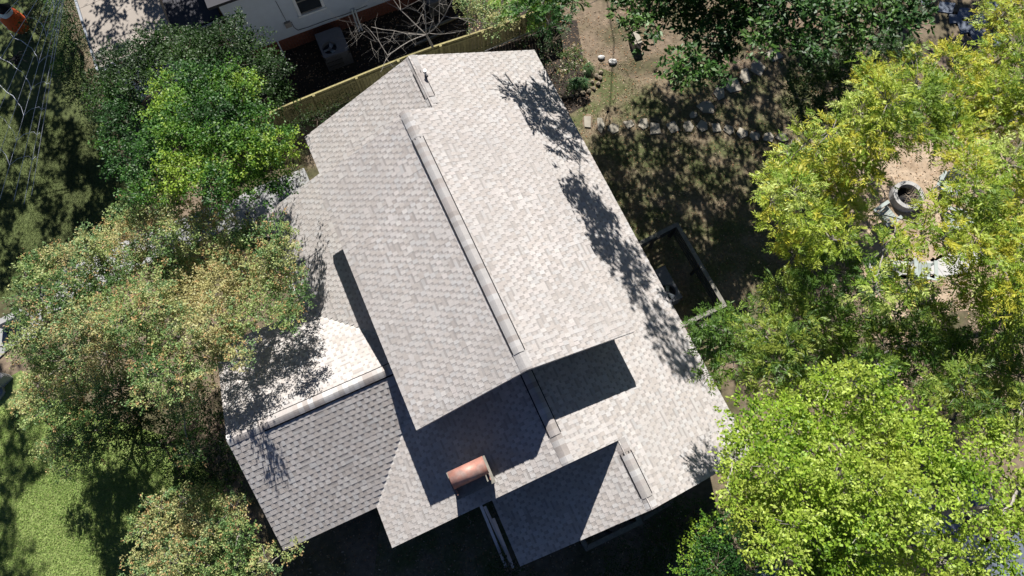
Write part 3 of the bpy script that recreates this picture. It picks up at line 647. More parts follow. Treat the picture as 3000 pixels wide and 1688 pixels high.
def leafmesh(name, V, C, m, off):
    n = len(V)//4; me = bpy.data.meshes.new(name); V = V-np.array(off)[None]
    me.vertices.add(len(V)); me.vertices.foreach_set('co', V.astype(np.float32).ravel())
    me.loops.add(n*4); me.loops.foreach_set('vertex_index', np.arange(n*4, dtype=np.int32))
    me.polygons.add(n); me.polygons.foreach_set('loop_start', np.arange(0, n*4, 4, dtype=np.int32)); me.polygons.foreach_set('loop_total', np.full(n, 4, np.int32))
    me.materials.append(m); me.update(calc_edges=True)
    a = me.color_attributes.new('Col', 'FLOAT_COLOR', 'POINT'); a.data.foreach_set('color', np.concatenate([C, np.ones((len(C), 1))], 1).astype(np.float32).ravel())
    return me
def limb(mb, a, b, r0, r1, n=6, wob=.12):
    pts = [a]; L = (b-a).length
    for i in range(1, n): t = i/n; pts.append(a.lerp(b, t)+Vector((random.gauss(0, wob*L*.12), random.gauss(0, wob*L*.12), L*.06*math.sin(t*math.pi))))
    pts.append(b); mb.tube(pts, [r0+(r1-r0)*i/n for i in range(n+1)], 6); return pts
def tree(name, label, cat, base_p, lobes, pal, L, Wd, dens, kind='simple', bark=None, m=None, tip=None, r0=.16, group=None, zf=.6, spread=.26, per=12, wpx=True, twigs=.3, crotch=.35):
    """lobes: (x, y, height, radius px). foliage as twig sprays through the shells of the lobes"""
    t = thing(name, label, cat, Vector((base_p.x, base_p.y, 0)), group); bark = bark or M['bark']; m = m or M['leaf']
    LB = [(q[1], q[2]) if q[0] == 'w' else (P(*q[:3]), q[3]*depth(P(*q[:3]))/FPX) for q in lobes]
    wood = MB(); top = Vector((base_p.x, base_p.y, 0)); mh = sum(c.z for c, r in LB)/len(LB)
    fork = Vector((base_p.x, base_p.y, mh*crotch)); trunk = MB(); trunk.tube([top, top.lerp(fork, .5)+Vector((.05, .03, 0)), fork], [r0*1.25, r0, r0*.9], 9)
    allp = []; alld = []; hue = []
    nodes = [(fork, r0*.8)]
    for c, r in sorted(LB, key=lambda q: (q[0]-fork).length):
        best = min(nodes, key=lambda q: (q[0]-c).length + .35*(q[0]-fork).length); 
        rr_ = max(.018, best[1]*.72); pts = limb(wood, best[0], c-ZZ*r*.15, rr_, rr_*.55); nodes += [(p, rr_*(1-.45*i/len(pts))) for i, p in enumerate(pts[2:])]
        n = max(8, int(dens*r*r*150)); v = RNG.normal(size=(n, 3)); v /= np.linalg.norm(v, axis=1, keepdims=True)
        v[:, 2] = np.where(v[:, 2] < -.35, -v[:, 2], v[:, 2]); q = RNG.uniform(.25, 1.12, n)**.65
        # lumpy outline
        lump = 1+.28*np.sin(v[:, 0]*5+c.x*3)+.24*np.sin(v[:, 1]*6+c.y*2)
        p = np.array(c)[None]+v*q[:, None]*lump[:, None]*np.array([r, r, r*zf])[None]
        allp.append(p); alld.append(v); hue.append(np.full(n, random.gauss(0, .8)+(c.z-mh)*.35))
        for i in range(int(min(14, n*twigs))):
            j = RNG.integers(n); e = Vector(p[j]); wood.tube([c-ZZ*r*.1, c.lerp(e, .5)+Vector((0, 0, .05*r)), e], [.016, .010, .005], 4)
    Pn = np.concatenate(allp); D = np.concatenate(alld); D = D+RNG.normal(size=D.shape)*.45; D[:, 2] = D[:, 2]*.5+.12; D /= np.linalg.norm(D, axis=1, keepdims=True)
    nc = len(Pn); pal = np.array(pal)
    # clump colour: smooth variation; height term paints lit tops and dark depth
    ph = np.sin(Pn[:, 0]*1.7+Pn[:, 1]*.6)+np.sin(Pn[:, 1]*2.1-Pn[:, 0]*.9+1)+RNG.normal(size=nc)*.7+np.concatenate(hue)
    idx = np.clip(((ph+2.6)/5.2*len(pal)).astype(int), 0, len(pal)-1)
    if kind == 'pinnate':
        k = 13; tt = np.tile(np.concatenate([np.repeat(np.linspace(.15, .92, 6), 2), [1.0]]), (nc, 1)); sg = np.tile(np.array([1, -1]*6+[0]), (nc, 1))
        ll = RNG.uniform(.22, .38, nc)
        nr = RNG.normal(size=(nc, 3))*.4; nr[:, 2] += 1; sd = np.cross(D, nr); sd /= np.linalg.norm(sd, axis=1, keepdims=True)
        dz = np.zeros((nc, k, 3)); dz[:, :, 2] = -.10*(tt**2)
        pos = Pn[:, None]+D[:, None]*(tt*ll[:, None])[:, :, None]+dz
        dr = D[:, None]*np.where(sg[:, :, None] == 0, 1, .65)+sd[:, None]*sg[:, :, None]*.8; dr[:, :, 2] -= .2
        cc = pal[idx][:, None]*RNG.uniform(.82, 1.2, (nc, k, 1)); V, C = leafcloud(pos.reshape(-1, 3), dr.reshape(-1, 3), cc.reshape(-1, 3), L, Wd, up=1.1)
    else:
        k = per; tt = RNG.uniform(0, 1, (nc, k)); pos = Pn[:, None]+D[:, None]*(tt*spread)[:, :, None]+RNG.normal(size=(nc, k, 3))*spread*.2
        dr = D[:, None]*.6+RNG.normal(size=(nc, k, 3))*.7; dr[:, :, 2] *= .6
        cc = pal[idx][:, None]*RNG.uniform(.75, 1.25, (nc, k, 1)); cc = np.broadcast_to(cc, (nc, k, 3)).copy()
        if tip is not None:
            tp = (RNG.uniform(size=nc) < tip[1]) & (D[:, 2] > -.1); sel = tp[:, None] & (tt > .55); cc[sel] = np.array(tip[0])*RNG.uniform(.7, 1.3, (sel.sum(), 1))
        V, C = leafcloud(pos.reshape(-1, 3), dr.reshape(-1, 3), cc.reshape(-1, 3), L, Wd, up=1.25)
    part('trunk', trunk, bark, t); part('branches', wood, bark, t)
    o = link('crown', leafmesh('crown', V, C, m, t.location), t, kind='stuff'); return t
def lob(lst, h, dh=.8):
    out = []
    for a in lst:
        out.append((a[0], a[1], (a[3] if len(a) > 3 else h)+random.uniform(-dh, dh)*.5, a[2]))
    return out
GREEN = [(.025, .08, .015), (.04, .12, .02), (.07, .18, .02), (.14, .27, .03), (.26, .38, .04)]
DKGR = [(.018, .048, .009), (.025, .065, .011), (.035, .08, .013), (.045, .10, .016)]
CRAPE = [(.09, .17, .05), (.15, .26, .08), (.30, .38, .13), (.42, .44, .18), (.20, .32, .13), (.44, .41, .18)]
YELL = [(.15, .24, .03), (.27, .36, .035), (.38, .45, .06), (.48, .46, .05), (.22, .34, .04), (.42, .50, .12)]
PIN2 = [(.06, .13, .02), (.10, .19, .025), (.18, .27, .04), (.26, .32, .05), (.08, .15, .025)]
LIME = [(.13, .24, .02), (.22, .35, .03), (.32, .44, .05), (.40, .50, .09), (.26, .38, .04), (.34, .42, .06)]
tree('broadleaf_tree', 'bright green lobed broadleaf tree left of the house', 'tree', P(600, 470, 0),
     lob([(500, 250, 45), (570, 235, 55), (650, 250, 60), (720, 260, 45), (500, 330, 60), (590, 330, 75), (690, 340, 75), (760, 350, 40), (620, 430, 75), (720, 440, 80), (800, 420, 50), (850, 425, 25), (540, 420, 70), (460, 400, 55), (790, 500, 50), (700, 530, 60), (620, 540, 55), (820, 540, 25), (760, 580, 25), (650, 590, 25), (540, 510, 60), (450, 490, 60), (380, 460, 50), (340, 410, 40, 4), (360, 350, 50, 4), (420, 560, 40), (500, 575, 40), (380, 300, 50, 4.5)], 6.2, 1.2), GREEN, .085, .05, 2.1, per=14)
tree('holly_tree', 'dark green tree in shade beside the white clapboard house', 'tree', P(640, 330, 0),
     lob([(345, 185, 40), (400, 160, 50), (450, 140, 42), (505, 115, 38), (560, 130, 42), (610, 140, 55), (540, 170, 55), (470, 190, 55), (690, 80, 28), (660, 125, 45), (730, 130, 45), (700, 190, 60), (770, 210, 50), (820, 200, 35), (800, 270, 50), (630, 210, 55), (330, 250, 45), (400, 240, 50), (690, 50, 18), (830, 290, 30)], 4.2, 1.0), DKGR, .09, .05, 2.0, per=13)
tree('crape_myrtle', 'large crape myrtle with orange seed heads covering the front corner of the house', 'tree', P(440, 960, 0),
     lob([(440, 540, 45), (490, 520, 38), (535, 515, 25), (430, 600, 60), (500, 600, 55), (350, 670, 55), (420, 690, 70), (510, 690, 70), (590, 650, 45), (650, 640, 35), (260, 720, 50), (300, 760, 60), (190, 770, 55), (110, 780, 45), (75, 810, 25), (120, 850, 60), (210, 850, 70), (310, 850, 75), (410, 790, 80), (510, 790, 70), (590, 760, 60), (670, 730, 65), (740, 700, 55), (800, 690, 50), (830, 740, 45), (790, 790, 60), (860, 810, 35), (880, 870, 30), (820, 880, 55), (850, 930, 45), (730, 830, 75), (640, 850, 75), (550, 880, 75), (450, 890, 80), (350, 940, 80), (240, 950, 80), (140, 950, 70), (70, 930, 35), (60, 1010, 35), (130, 1040, 60, 3.6), (620, 950, 75), (720, 930, 60), (520, 990, 75), (680, 1000, 50), (700, 1050, 30), (600, 1050, 60), (420, 1010, 80), (310, 1040, 80, 3.6), (200, 1060, 75, 3.6), (110, 1120, 45, 3.6), (80, 1180, 30, 3.6), (150, 1190, 60, 3.6), (240, 1170, 75, 2.2), (350, 1140, 80, 3.6), (460, 1110, 75), (550, 1120, 60), (200, 1280, 55, 2.2), (280, 1260, 65, 2.2), (150, 1320, 35, 2.2), (260, 1340, 45, 2.2), (370, 1230, 60, 2.2), (190, 1370, 25, 2.2), (530, 1190, 35, 4), (560, 1330, 35, 4)], 5.4, 1.6),
     CRAPE, .062, .042, 2.6, tip=((.50, .33, .15), .18), bark=M['bark_pale'], per=15, spread=.2, r0=.14)
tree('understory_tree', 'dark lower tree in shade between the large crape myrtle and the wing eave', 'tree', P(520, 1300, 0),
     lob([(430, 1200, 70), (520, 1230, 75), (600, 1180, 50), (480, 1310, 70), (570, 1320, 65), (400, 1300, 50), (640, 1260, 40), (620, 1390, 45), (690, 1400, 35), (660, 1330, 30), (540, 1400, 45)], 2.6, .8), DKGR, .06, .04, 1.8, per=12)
tree('crape_myrtle', 'smaller crape myrtle at the bottom edge beside the wing corner', 'tree', P(580, 1620, 0),
     lob([(470, 1490, 45), (540, 1470, 45), (620, 1460, 45), (690, 1490, 40), (440, 1550, 45), (520, 1560, 65), (610, 1550, 65), (700, 1560, 50), (430, 1630, 45), (500, 1650, 65), (600, 1650, 70), (700, 1650, 60), (780, 1640, 35), (830, 1615, 22), (870, 1605, 14), (760, 1690, 40), (420, 1690, 40), (600, 1740, 80), (480, 1740, 70)], 3.2, .8), CRAPE, .062, .042, 2.2, tip=((.50, .33, .15), .18), bark=M['bark_pale'], per=14, spread=.2, r0=.1)
tree('pinnate_tree', 'large yellowing tree with feathery leaves over the fire ring', 'tree', P(2900, 620, 0),
     lob([(2360, 420, 35), (2310, 470, 45), (2270, 530, 40), (2260, 590, 35), (2320, 560, 65), (2280, 650, 50), (2370, 650, 70), (2330, 740, 50), (2400, 480, 65), (2430, 560, 70), (2480, 470, 60), (2440, 380, 45), (2560, 240, 60), (2600, 300, 80), (2520, 330, 60), (2690, 250, 70), (2700, 350, 85), (2640, 200, 40), (2780, 190, 60), (2810, 290, 85), (2790, 390, 80), (2930, 60, 50), (2980, 130, 60), (2910, 190, 55), (2960, 20, 50), (2910, 280, 80), (2900, 380, 60), (2600, 400, 65), (2540, 420, 60), (2530, 520, 50), (2480, 620, 60), (2440, 700, 55), (2830, 470, 60), (2860, 560, 70), (2950, 480, 60), (2960, 580, 75), (2820, 620, 40), (2900, 660, 80), (2980, 700, 70), (2850, 720, 55), (2920, 780, 80), (2990, 860, 70), (2860, 860, 60), (2930, 930, 80), (2790, 830, 30), (2700, 690, 40), (2660, 730, 30), (2750, 620, 32), (2790, 570, 30), (2620, 690, 30), (2590, 730, 35), (2720, 600, 22), (2760, 700, 40), (2660, 830, 40), (2560, 850, 45), (2810, 740, 30), (2990, 330, 60), (3060, 500, 90), (3060, 250, 90), (3060, 750, 90)], 8.0, 2.2),
     YELL, .12, .036, 2.2, 'pinnate', bark=M['bark_pale'], r0=.22)
tree('pinnate_tree', 'darker green feathery leaved tree between the railing and the lime green tree', 'tree', P(2560, 1060, 0),
     lob([(2060, 950, 35), (2130, 970, 55), (2070, 1030, 40), (2150, 1060, 50), (2080, 1100, 30), (2240, 900, 40), (2240, 980, 60), (2290, 860, 50), (2330, 940, 70), (2270, 1060, 60), (2390, 870, 60), (2430, 960, 75), (2360, 1040, 60), (2480, 1050, 65), (2530, 920, 65), (2590, 1010, 70), (2620, 910, 50), (2680, 1000, 65), (2700, 1090, 70), (2790, 1050, 70), (2820, 1140, 75), (2760, 1190, 55), (2900, 1090, 70), (2930, 1190, 70), (2880, 1250, 45), (2620, 1110, 50), (2990, 1100, 70), (2720, 930, 40), (2380, 780, 45), (2470, 790, 50), (2560, 820, 45), (2640, 850, 45), (2700, 870, 40), (2760, 960, 50), (2560, 1080, 55), (2990, 1190, 60), (2980, 1000, 70), (2380, 1110, 40), (2180, 1000, 45), (2250, 1130, 40), (2860, 1040, 70), (2310, 1010, 50)], 6.8, 1.8),
     PIN2, .12, .036, 2.0, 'pinnate', bark=M['bark_pale'], r0=.18)
tree('pinnate_tree', 'low shaded feathery leaved tree below the magnolia', 'tree', P(2450, 260, 0),
     lob([(2370, 210, 50), (2440, 160, 55), (2520, 180, 55), (2580, 130, 45), (2420, 250, 60), (2500, 250, 55), (2350, 290, 50), (2430, 320, 50), (2640, 150, 40), (2380, 350, 35)], 3.5, .8), DKGR, .12, .036, 1.5, 'pinnate', bark=M['bark_pale'], r0=.1)
tree('lime_green_tree', 'bright lime green tree filling the bottom right corner', 'tree', P(2560, 1500, 0),
     lob([(2150, 1270, 40), (2200, 1220, 45), (2270, 1180, 40), (2350, 1150, 40), (2410, 1090, 30), (2430, 1140, 45), (2500, 1120, 45), (2560, 1120, 40), (2600, 1180, 45), (2640, 1240, 35), (2230, 1290, 60), (2310, 1240, 65), (2400, 1210, 70), (2490, 1200, 70), (2560, 1250, 65), (2150, 1340, 40), (2180, 1400, 60), (2270, 1370, 75), (2370, 1320, 80), (2470, 1300, 80), (2570, 1340, 75), (2650, 1320, 55), (2130, 1430, 30), (2170, 1480, 50), (2250, 1470, 75), (2350, 1430, 80), (2460, 1400, 80), (2560, 1430, 80), (2640, 1420, 65), (2240, 1560, 60), (2330, 1540, 75), (2430, 1510, 80), (2540, 1530, 80), (2620, 1520, 65), (2300, 1630, 55), (2400, 1610, 75), (2500, 1640, 80), (2600, 1620, 70), (2420, 1700, 70), (2560, 1720, 80), (2680, 1660, 50), (2720, 1340, 50), (2790, 1330, 45), (2860, 1340, 40), (2740, 1420, 55), (2810, 1400, 50), (2720, 1500, 45), (2830, 1500, 45), (2900, 1430, 35), (2780, 1560, 40), (2900, 1550, 40), (2940, 1500, 35), (2760, 1640, 45), (2870, 1640, 40), (2980, 1420, 40), (2840, 1710, 50), (2700, 1250, 45), (2680, 1580, 50), (2930, 1640, 35), (2970, 1560, 40), (2950, 1300, 40), (2990, 1480, 45), (2790, 1700, 45), (2880, 1280, 45), (2980, 1690, 30)], 8.0, 2.0),
     LIME, .095, .056, 1.8, per=13, bark=M['bark_pale'], r0=.2, spread=.24)
tree('green_shrub', 'green leafy shrub left of the lime green tree at the bottom edge', 'shrub', P(2130, 1620, 0),
     lob([(2090, 1540, 40), (2150, 1520, 45), (2200, 1500, 40), (2060, 1600, 50), (2140, 1590, 60), (2210, 1570, 50), (2020, 1660, 45), (2100, 1660, 65), (2190, 1650, 60), (2130, 1730, 70)], 3.4, .8), GREEN, .075, .045, 1.8, per=12, r0=.08)
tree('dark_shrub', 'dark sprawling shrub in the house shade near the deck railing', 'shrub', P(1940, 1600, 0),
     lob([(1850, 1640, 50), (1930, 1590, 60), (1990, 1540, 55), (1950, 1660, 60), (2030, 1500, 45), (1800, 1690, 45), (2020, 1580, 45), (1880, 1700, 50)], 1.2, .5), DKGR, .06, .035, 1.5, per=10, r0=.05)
tree('dark_shrub', 'small dark shrub at the foot of the leaning boards', 'shrub', P(1490, 1680, 0), lob([(1480, 1665, 30), (1530, 1690, 30), (1460, 1700, 30)], .8, .3), DKGR, .06, .035, 1.8, per=10, r0=.04)
MAG = [(.014, .045, .009), (.02, .065, .01), (.03, .085, .012), (.06, .13, .02)]
tree('magnolia_tree', 'glossy dark magnolia spreading across the top edge', 'tree', P(2220, -40, 0),
     lob([(1840, 30, 45), (1830, 90, 25), (1900, 30, 50), (1980, 20, 55), (1870, 130, 20), (1925, 95, 22), (1905, 70, 22), (2060, 40, 60), (2010, 90, 30), (2075, 110, 45), (2140, 60, 60), (2150, 130, 45), (2220, 50, 65), (2230, 120, 50), (2300, 30, 65), (2310, 110, 50), (2390, 40, 65), (2400, 120, 50), (2470, 50, 60), (2480, 110, 45), (2560, 40, 60), (2560, 100, 45), (2630, 30, 50), (2660, 70, 40), (2700, 30, 30), (1970, 200, 40), (2030, 200, 50), (2010, 240, 30), (2090, 170, 40), (2120, 220, 30), (2350, 150, 40), (1900, -80, 80), (2060, -80, 90), (2220, -90, 100), (2400, -90, 100), (2560, -80, 90), (2000, -220, 110), (2200, -240, 120), (2420, -230, 110)], 6.5, 2.4),
     MAG, .19, .085, 1.1, per=8, m=M['gloss_leaf'], r0=.2, spread=.2, twigs=.4)
tree('ailanthus_tree', 'young feathery leaved tree at the top edge beyond the board fence', 'tree', P(1570, 60, 0),
     lob([(1540, 30, 35), (1590, 20, 45), (1640, 20, 40), (1610, 70, 28), (1500, -10, 45), (1570, -50, 60), (1650, -50, 60), (1680, 0, 30)], 5.5, 1.2), GREEN, .15, .05, 1.3, 'pinnate', bark=M['bark_pale'], r0=.07)
tree('mixed_shrub', 'olive leafy shrub at the top edge overhanging the board fence', 'shrub', P(1430, 80, 0),
     lob([(1370, 15, 28), (1400, 50, 35), (1440, 30, 35), (1450, 80, 28), (1480, 50, 30), (1400, -30, 50), (1350, -10, 30)], 3.5, .7), CRAPE, .08, .045, 2.0, per=12, r0=.05)
tree('hedge_shrub', 'tall dark shrub between the rope web and the tan carport roof', 'shrub', P(240, 160, 0),
     lob([(190, 20, 40), (215, 70, 45), (180, 90, 35), (230, 120, 40), (210, 160, 50), (240, 200, 45), (200, 210, 35), (260, 250, 45), (230, 280, 40), (290, 300, 50), (320, 350, 40), (270, 330, 35), (200, -40, 60), (300, 260, 30)], 2.4, .7), GREEN[:3]+DKGR, .06, .035, 2.0, per=12, r0=.07)
tree('hedge_shrub', 'low dark shrub on the lawn behind the rope web', 'shrub', P(130, 60, 0), lob([(100, 30, 35), (140, 60, 35), (110, 100, 30), (150, 130, 30), (80, 70, 25), (130, -20, 40)], .9, .3), DKGR, .06, .035, 1.6, per=10, r0=.04)
tree('flowering_shrub', 'small yellow green shrub with pale flowers in the planting bed', 'shrub', P(1680, 180, 0), lob([(1660, 170, 22), (1685, 150, 18), (1700, 185, 24), (1670, 200, 20), (1650, 215, 14), (1690, 140, 10)], .8, .3), [(.12, .17, .04), (.2, .24, .06), (.3, .22, .1), (.1, .16, .04)], .05, .035, 3.2, per=12, tip=((.7, .62, .5), .12), r0=.03, spread=.12)
tree('dark_shrub', 'dark bush hugging the fence left of the roof', 'shrub', P(900, 385, 0), lob([(880, 345, 30), (930, 350, 35), (980, 310, 30), (870, 380, 25), (1020, 290, 22)], .9, .3), DKGR, .05, .03, 1.6, per=10, r0=.04)
tree('ivy_thicket', 'leafy dark thicket over the bed beyond the north gable', 'shrub', P(1600, 100, 0), lob([(1520, 110, 30), (1570, 90, 35), (1620, 120, 35), (1600, 160, 30), (1640, 210, 25), (1650, 260, 20)], .7, .2), DKGR, .05, .03, 1.2, per=9, r0=.03)
# trees beyond the top edge, whose shade falls into the picture
def shade(lst, r, ht=0.0, jit=.35):
    """crown lobes standing where their shade falls on the listed spots, high enough to clear the picture"""
    out = []
    for a in lst:
        x, y = a[:2]; rr_ = a[2] if len(a) > 2 else r; g0 = P(x, y, ht); h = 7.0
        while h < 30:
            c = g0+Vector((sun_h.x, sun_h.y, 0))*((h-ht)/math.tan(SUN_EL)); c.z = h
            q = c-camp; py = 844-FPX*q.dot(UPV)/q.dot(FWV)
            if py+rr_*1.5*FPX/q.dot(FWV) < -15: break
            h += .5
        c += Vector((random.gauss(0, jit), random.gauss(0, jit), 0)); out.append(('w', c, rr_*random.uniform(.85, 1.15)))
    return out
tree('tall_tree', 'tall tree beyond the top left edge shading the lawn', 'tree', Vector((-24, 26, 0)), shade([(20, 320), (110, 340), (200, 380), (270, 440), (300, 520), (210, 480), (290, 620), (220, 580), (130, 520), (20, 560), (230, 680), (160, 640), (60, 700), (10, 640), (160, 760), (90, 830), (20, 800), (30, 440, .4), (60, 250), (150, 260), (30, 180), (120, 170), (40, 90), (130, 60), (90, -20), (200, 200), (300, 470), (250, 500), (330, 600), (180, 450), (250, 640), (20, 240), (60, 160), (10, 20), (100, 420, .4)], .66), GREEN, .2, .12, .5, per=9, r0=.05)
tree('tall_tree', 'tall tree beyond the top left edge shading the bottom lawn', 'tree', Vector((-34, 34, 0)), shade([(20, 1150), (50, 1240), (20, 1330), (70, 1400), (10, 1450), (60, 1520), (20, 1600), (90, 1620), (320, 1400, .35), (330, 1480, .3)], .7), GREEN, .2, .12, .4, per=9, r0=.05)
tree('tall_tree', 'tall tree beyond the top edge shading the neighbour roofs', 'tree', Vector((-9, 27, 0)), shade([(300, 30, .35), (350, 60, .35), (290, 100, .3), (330, 140, .35), (370, 110, .3), (420, 20, .3), (340, 0, .4), (480, 20, .55), (530, 40, .6), (590, 30, .6), (540, 0, .6), (620, 60, .5), (640, 10, .6), (500, 80, .6), (440, 80, .3)], .5, 2.6, .1), GREEN, .16, .1, .8, per=9, r0=.05)
tree('tall_tree', 'tall tree beyond the top edge shading the yard beside the house', 'tree', Vector((8, 34, 0)), shade([(1790, 460), (1750, 540), (1850, 420), (1830, 500), (1900, 560), (1830, 620), (1960, 480), (2010, 560), (1980, 640), (1920, 700), (2060, 660), (2030, 740), (2120, 560), (2110, 740), (2080, 830), (2160, 660), (2220, 600), (2200, 720), (2260, 760), (2170, 840), (2120, 910), (2060, 450), (2150, 480), (2240, 500), (1900, 400), (1980, 390), (2060, 370), (2130, 400), (2230, 400), (1930, 330, .6), (2010, 290), (2100, 300), (2180, 330), (2270, 300), (2330, 200), (2250, 180), (2160, 230), (1880, 290, .4), (1960, 780), (2000, 870), (1990, 300), (2060, 260), (2220, 260), (2140, 280), (1940, 620), (2140, 620), (2280, 680), (1780, 470), (1860, 560), (1900, 480), (2250, 420), (2330, 460), (1960, 420)], .85), GREEN, .18, .1, .42, per=9, r0=.05)
tree('tall_tree', 'tall tree beyond the top edge shading the right roof slope', 'tree', Vector((4, 38, 0)), shade([(1700, 540, .4), (1690, 590, .4), (1760, 620, .5), (1790, 700, .5), (1830, 680, .4), (1860, 760, .5), (1880, 840, .45), (1840, 800, .3), (1930, 880, .45), (1910, 940, .35), (1980, 960, .4), (2020, 1040, .35), (1970, 1010, .25), (1690, 560, .6), (1740, 650, .55), (1810, 740, .5), (1760, 580, .4)], .6, 3.6, .08), GREEN, .16, .1, .75, per=9, r0=.05)
tree('tall_tree', 'tall tree beyond the top right edge shading the stone walk', 'tree', Vector((22, 30, 0)), shade([(2750, 20), (2830, 60), (2900, 40), (2700, 100), (2780, 120), (2850, 150), (2650, 40), (2620, 150), (2500, 150), (2400, 200), (2560, 220), (2480, 280)], .8), GREEN, .2, .12, .5, per=9, r0=.05)
# bare tree by the fence
def bare(base_p, top, label):   # leafless
    t = thing('bare_tree', label, 'tree', Vector((base_p.x, base_p.y, 0))); mb = MB(); rr = random.Random(12)
    def grow(p, d, L, r, lev):
        pts = [p]; q = p.copy(); dd = d.copy(); n = 5
        for i in range(n):
            dd = (dd+Vector((rr.gauss(0, .10), rr.gauss(0, .10), rr.gauss(.01, .06)))).normalized(); q = q+dd*L/n; pts.append(q.copy())
        mb.tube(pts, [r*(1-.5*i/n) for i in range(n+1)], 5 if lev < 2 else 4)
        if lev >= 4: return
        for k in range(3):
            i = rr.randint(2, n); a = rr.uniform(0, 6.28)
            nd = (dd*.45+Vector((math.cos(a), math.sin(a), rr.uniform(-.15, .35)))*.75).normalized()
            grow(pts[i], nd, L*rr.uniform(.5, .75), r*.5, lev+1)
    tr = MB(); b = Vector((base_p.x, base_p.y, 0)); f = b.lerp(top, .5); tr.tube([b, b.lerp(f, .5)+Vector((.05, .05, 0)), f], [.06, .05, .035], 7); part('trunk', tr, M['bark_pale'], t)
    for d in (Vector((-1, -.1, .15)), Vector((-.5, -.45, .3)), Vector((.1, .4, .8)), Vector((.75, -.1, .5)), Vector((-.7, .6, .5)), Vector((.3, -.5, .6))): grow(f, d.normalized(), 2.0, .023, 1)
    part('branches', mb, M['bark_pale'], t, kind=None)
bare(P(1275, 170, 0), P(1215, 15, 5.6), 'leafless pale tree beside the fence above the north gable')
# tufts of strap leaves
def tuft(p, n, L, col, label, grp):
    mb = MB()
    for i in range(n):
        a = random.uniform(0, 6.28); e = random.uniform(.15, 1.0); d = Vector((math.cos(a), math.sin(a), 0)); s = Vector((-d.y, d.x, 0))*.008; l = L*random.uniform(.7, 1.1)
        q0 = p+d*.02; q1 = p+d*l*.4*e+ZZ*l*.45; q2 = p+d*l*(.55+.45*e)+ZZ*l*(.42-.38*e); c = tuple(k*random.uniform(.7, 1.3) for k in col)
        mb.add([q0-s, q0+s, q1+s, q1-s, q2], [(0, 1, 2, 3), (3, 2, 4)], c)
    return solo('grass_tuft', mb, M['blade_grass'], label, 'grass plant', p, grp, colored=True)
for x, y, lb in ((1722, 205, 'spiky green tuft nearest the white rocks in the planting bed'), (1683, 250, 'left one of two spiky green tufts above the edging stones'), (1708, 248, 'right one of two spiky green tufts above the edging stones')):
    tuft(P(x, y, .05), 240, .42, (.08, .16, .06), lb, 'strap leaved tufts')
for x, y, lb in ((868, 462, 'shaded strap leaved tuft beside the short left eave, topmost of three'), (872, 515, 'shaded strap leaved tuft beside the short left eave, middle of three'), (892, 545, 'shaded strap leaved tuft beside the inner roof corner, lowest of three')):
    tuft(P(x, y, .05), 300, .65, (.10, .10, .04), lb, 'strap leaved tufts')
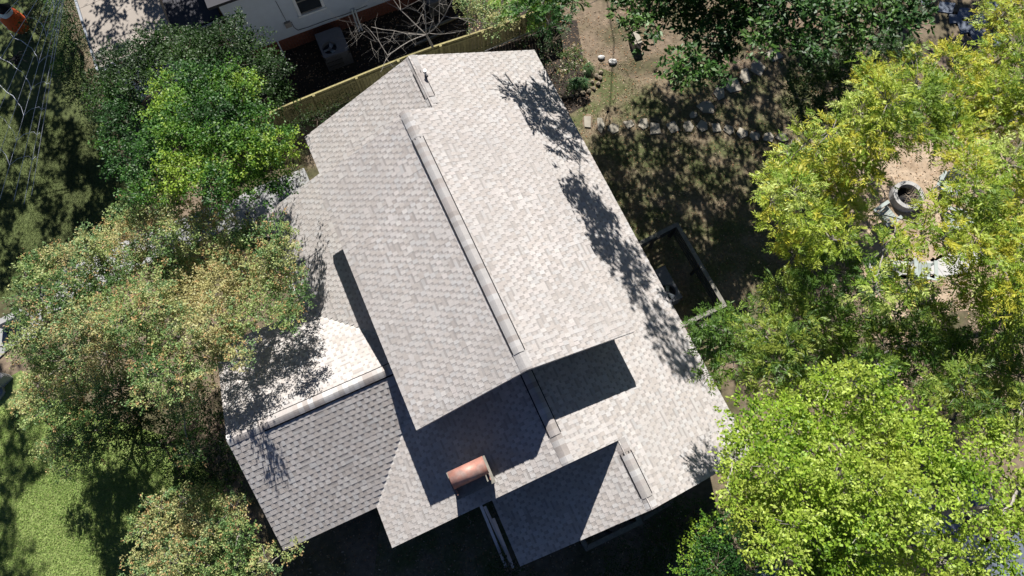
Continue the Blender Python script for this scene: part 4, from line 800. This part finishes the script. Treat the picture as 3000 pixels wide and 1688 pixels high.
# grass blades and fallen leaves
def inpoly(pts, x, y):
    c = np.zeros(len(x), bool); j = len(pts)-1
    for i in range(len(pts)):
        xi, yi = pts[i]; xj, yj = pts[j]; c ^= ((yi > y) != (yj > y)) & (x < (xj-xi)*(y-yi)/(yj-yi+1e-12)+xi); j = i
    return c
def scatter(name, polypx, n, L, Wd, pal, m, flat=False, patch=None):
    pp = [(P(x, y).x, P(x, y).y) for x, y in polypx]; xs = [a for a, b in pp]; ys = [b for a, b in pp]
    x = RNG.uniform(min(xs), max(xs), n*2); y = RNG.uniform(min(ys), max(ys), n*2); k = inpoly(pp, x, y); 
    if patch: k &= (np.sin(x*1.9+1.3*np.sin(y*1.1))+np.sin(y*2.3+1.7*np.sin(x*.8))) > patch
    x, y = x[k][:n], y[k][:n]; n = len(x)
    pts = np.stack([x, y, np.full(n, .012)], 1); a = RNG.uniform(0, 6.28, n)
    if flat: d = np.stack([np.cos(a), np.sin(a), RNG.uniform(-.05, .3, n)], 1)
    else: d = np.stack([np.cos(a), np.sin(a), RNG.uniform(.3, 1.5, n)], 1)
    pal = np.array(pal); cc = pal[RNG.integers(len(pal), size=n)]*RNG.uniform(.7, 1.3, (n, 1))
    V, C = leafcloud(pts, d, cc, L, Wd, up=1.5 if flat else .3)
    o = link(name, leafmesh(name, V, C, m, (0, 0, 0)), kind='stuff'); return o
GP = [(.24, .36, .08), (.30, .39, .11), (.38, .41, .17), (.18, .30, .06)]
LL = [(-60, 280), (300, 380), (420, 600), (300, 760), (-60, 900)]
o = scatter('grass', LL, 45000, .055, .016, [(.11, .15, .045), (.16, .19, .065), (.08, .12, .035)], M['blade_grass']); tag(o, 'short mown grass of the shaded lawn at the left', 'grass')  # blades in dimmer greens, with tree shade in the colour
o = scatter('grass', [(-60, 1210), (130, 1160), (520, 1290), (640, 1400), (760, 1750), (-60, 1750)], 90000, .055, .018, GP, M['blade_grass']); tag(o, 'sunlit green grass at the bottom left corner', 'grass')
o = scatter('grass', [(1640, 330), (1760, 180), (2400, 180), (2700, 300), (2450, 500), (2330, 1000), (2000, 1100), (1800, 700)], 26000, .06, .02, [(.10, .15, .04), (.13, .16, .06), (.20, .17, .10)], M['blade_grass'], patch=-.1); tag(o, 'patchy green grass around the stepping stones', 'grass')
BR = [(.28, .19, .12), (.20, .13, .08), (.36, .28, .20), (.15, .10, .06), (.30, .16, .08)]
o = scatter('fallen_leaves', [(1600, 60), (2000, -20), (2700, -20), (2700, 300), (2450, 500), (2330, 1000), (2000, 1100), (1700, 500)], 13000, .065, .038, BR, M['litter'], flat=True); tag(o, 'brown fallen leaves over the right yard', 'leaves')
o = scatter('fallen_leaves', [(560, 60), (1250, -120), (1700, -150), (1640, 300), (1150, 190), (700, 470)], 5000, .08, .045, BR, M['litter'], flat=True); tag(o, 'brown fallen leaves in the shaded side yard beyond the fence', 'leaves')
o = scatter('fallen_leaves', [(1130, 1420), (2000, 1380), (2000, 1750), (850, 1750), (830, 1600)], 2500, .07, .04, BR, M['litter'], flat=True); tag(o, 'brown fallen leaves below the south side of the house', 'leaves')
o = scatter('fallen_leaves', [(2400, 420), (3000, 380), (3000, 1300), (2300, 1100)], 5000, .09, .05, [(.36, .26, .18), (.3, .2, .12), (.45, .36, .26)], M['litter'], flat=True); tag(o, 'tan fallen leaves around the fire ring', 'leaves')
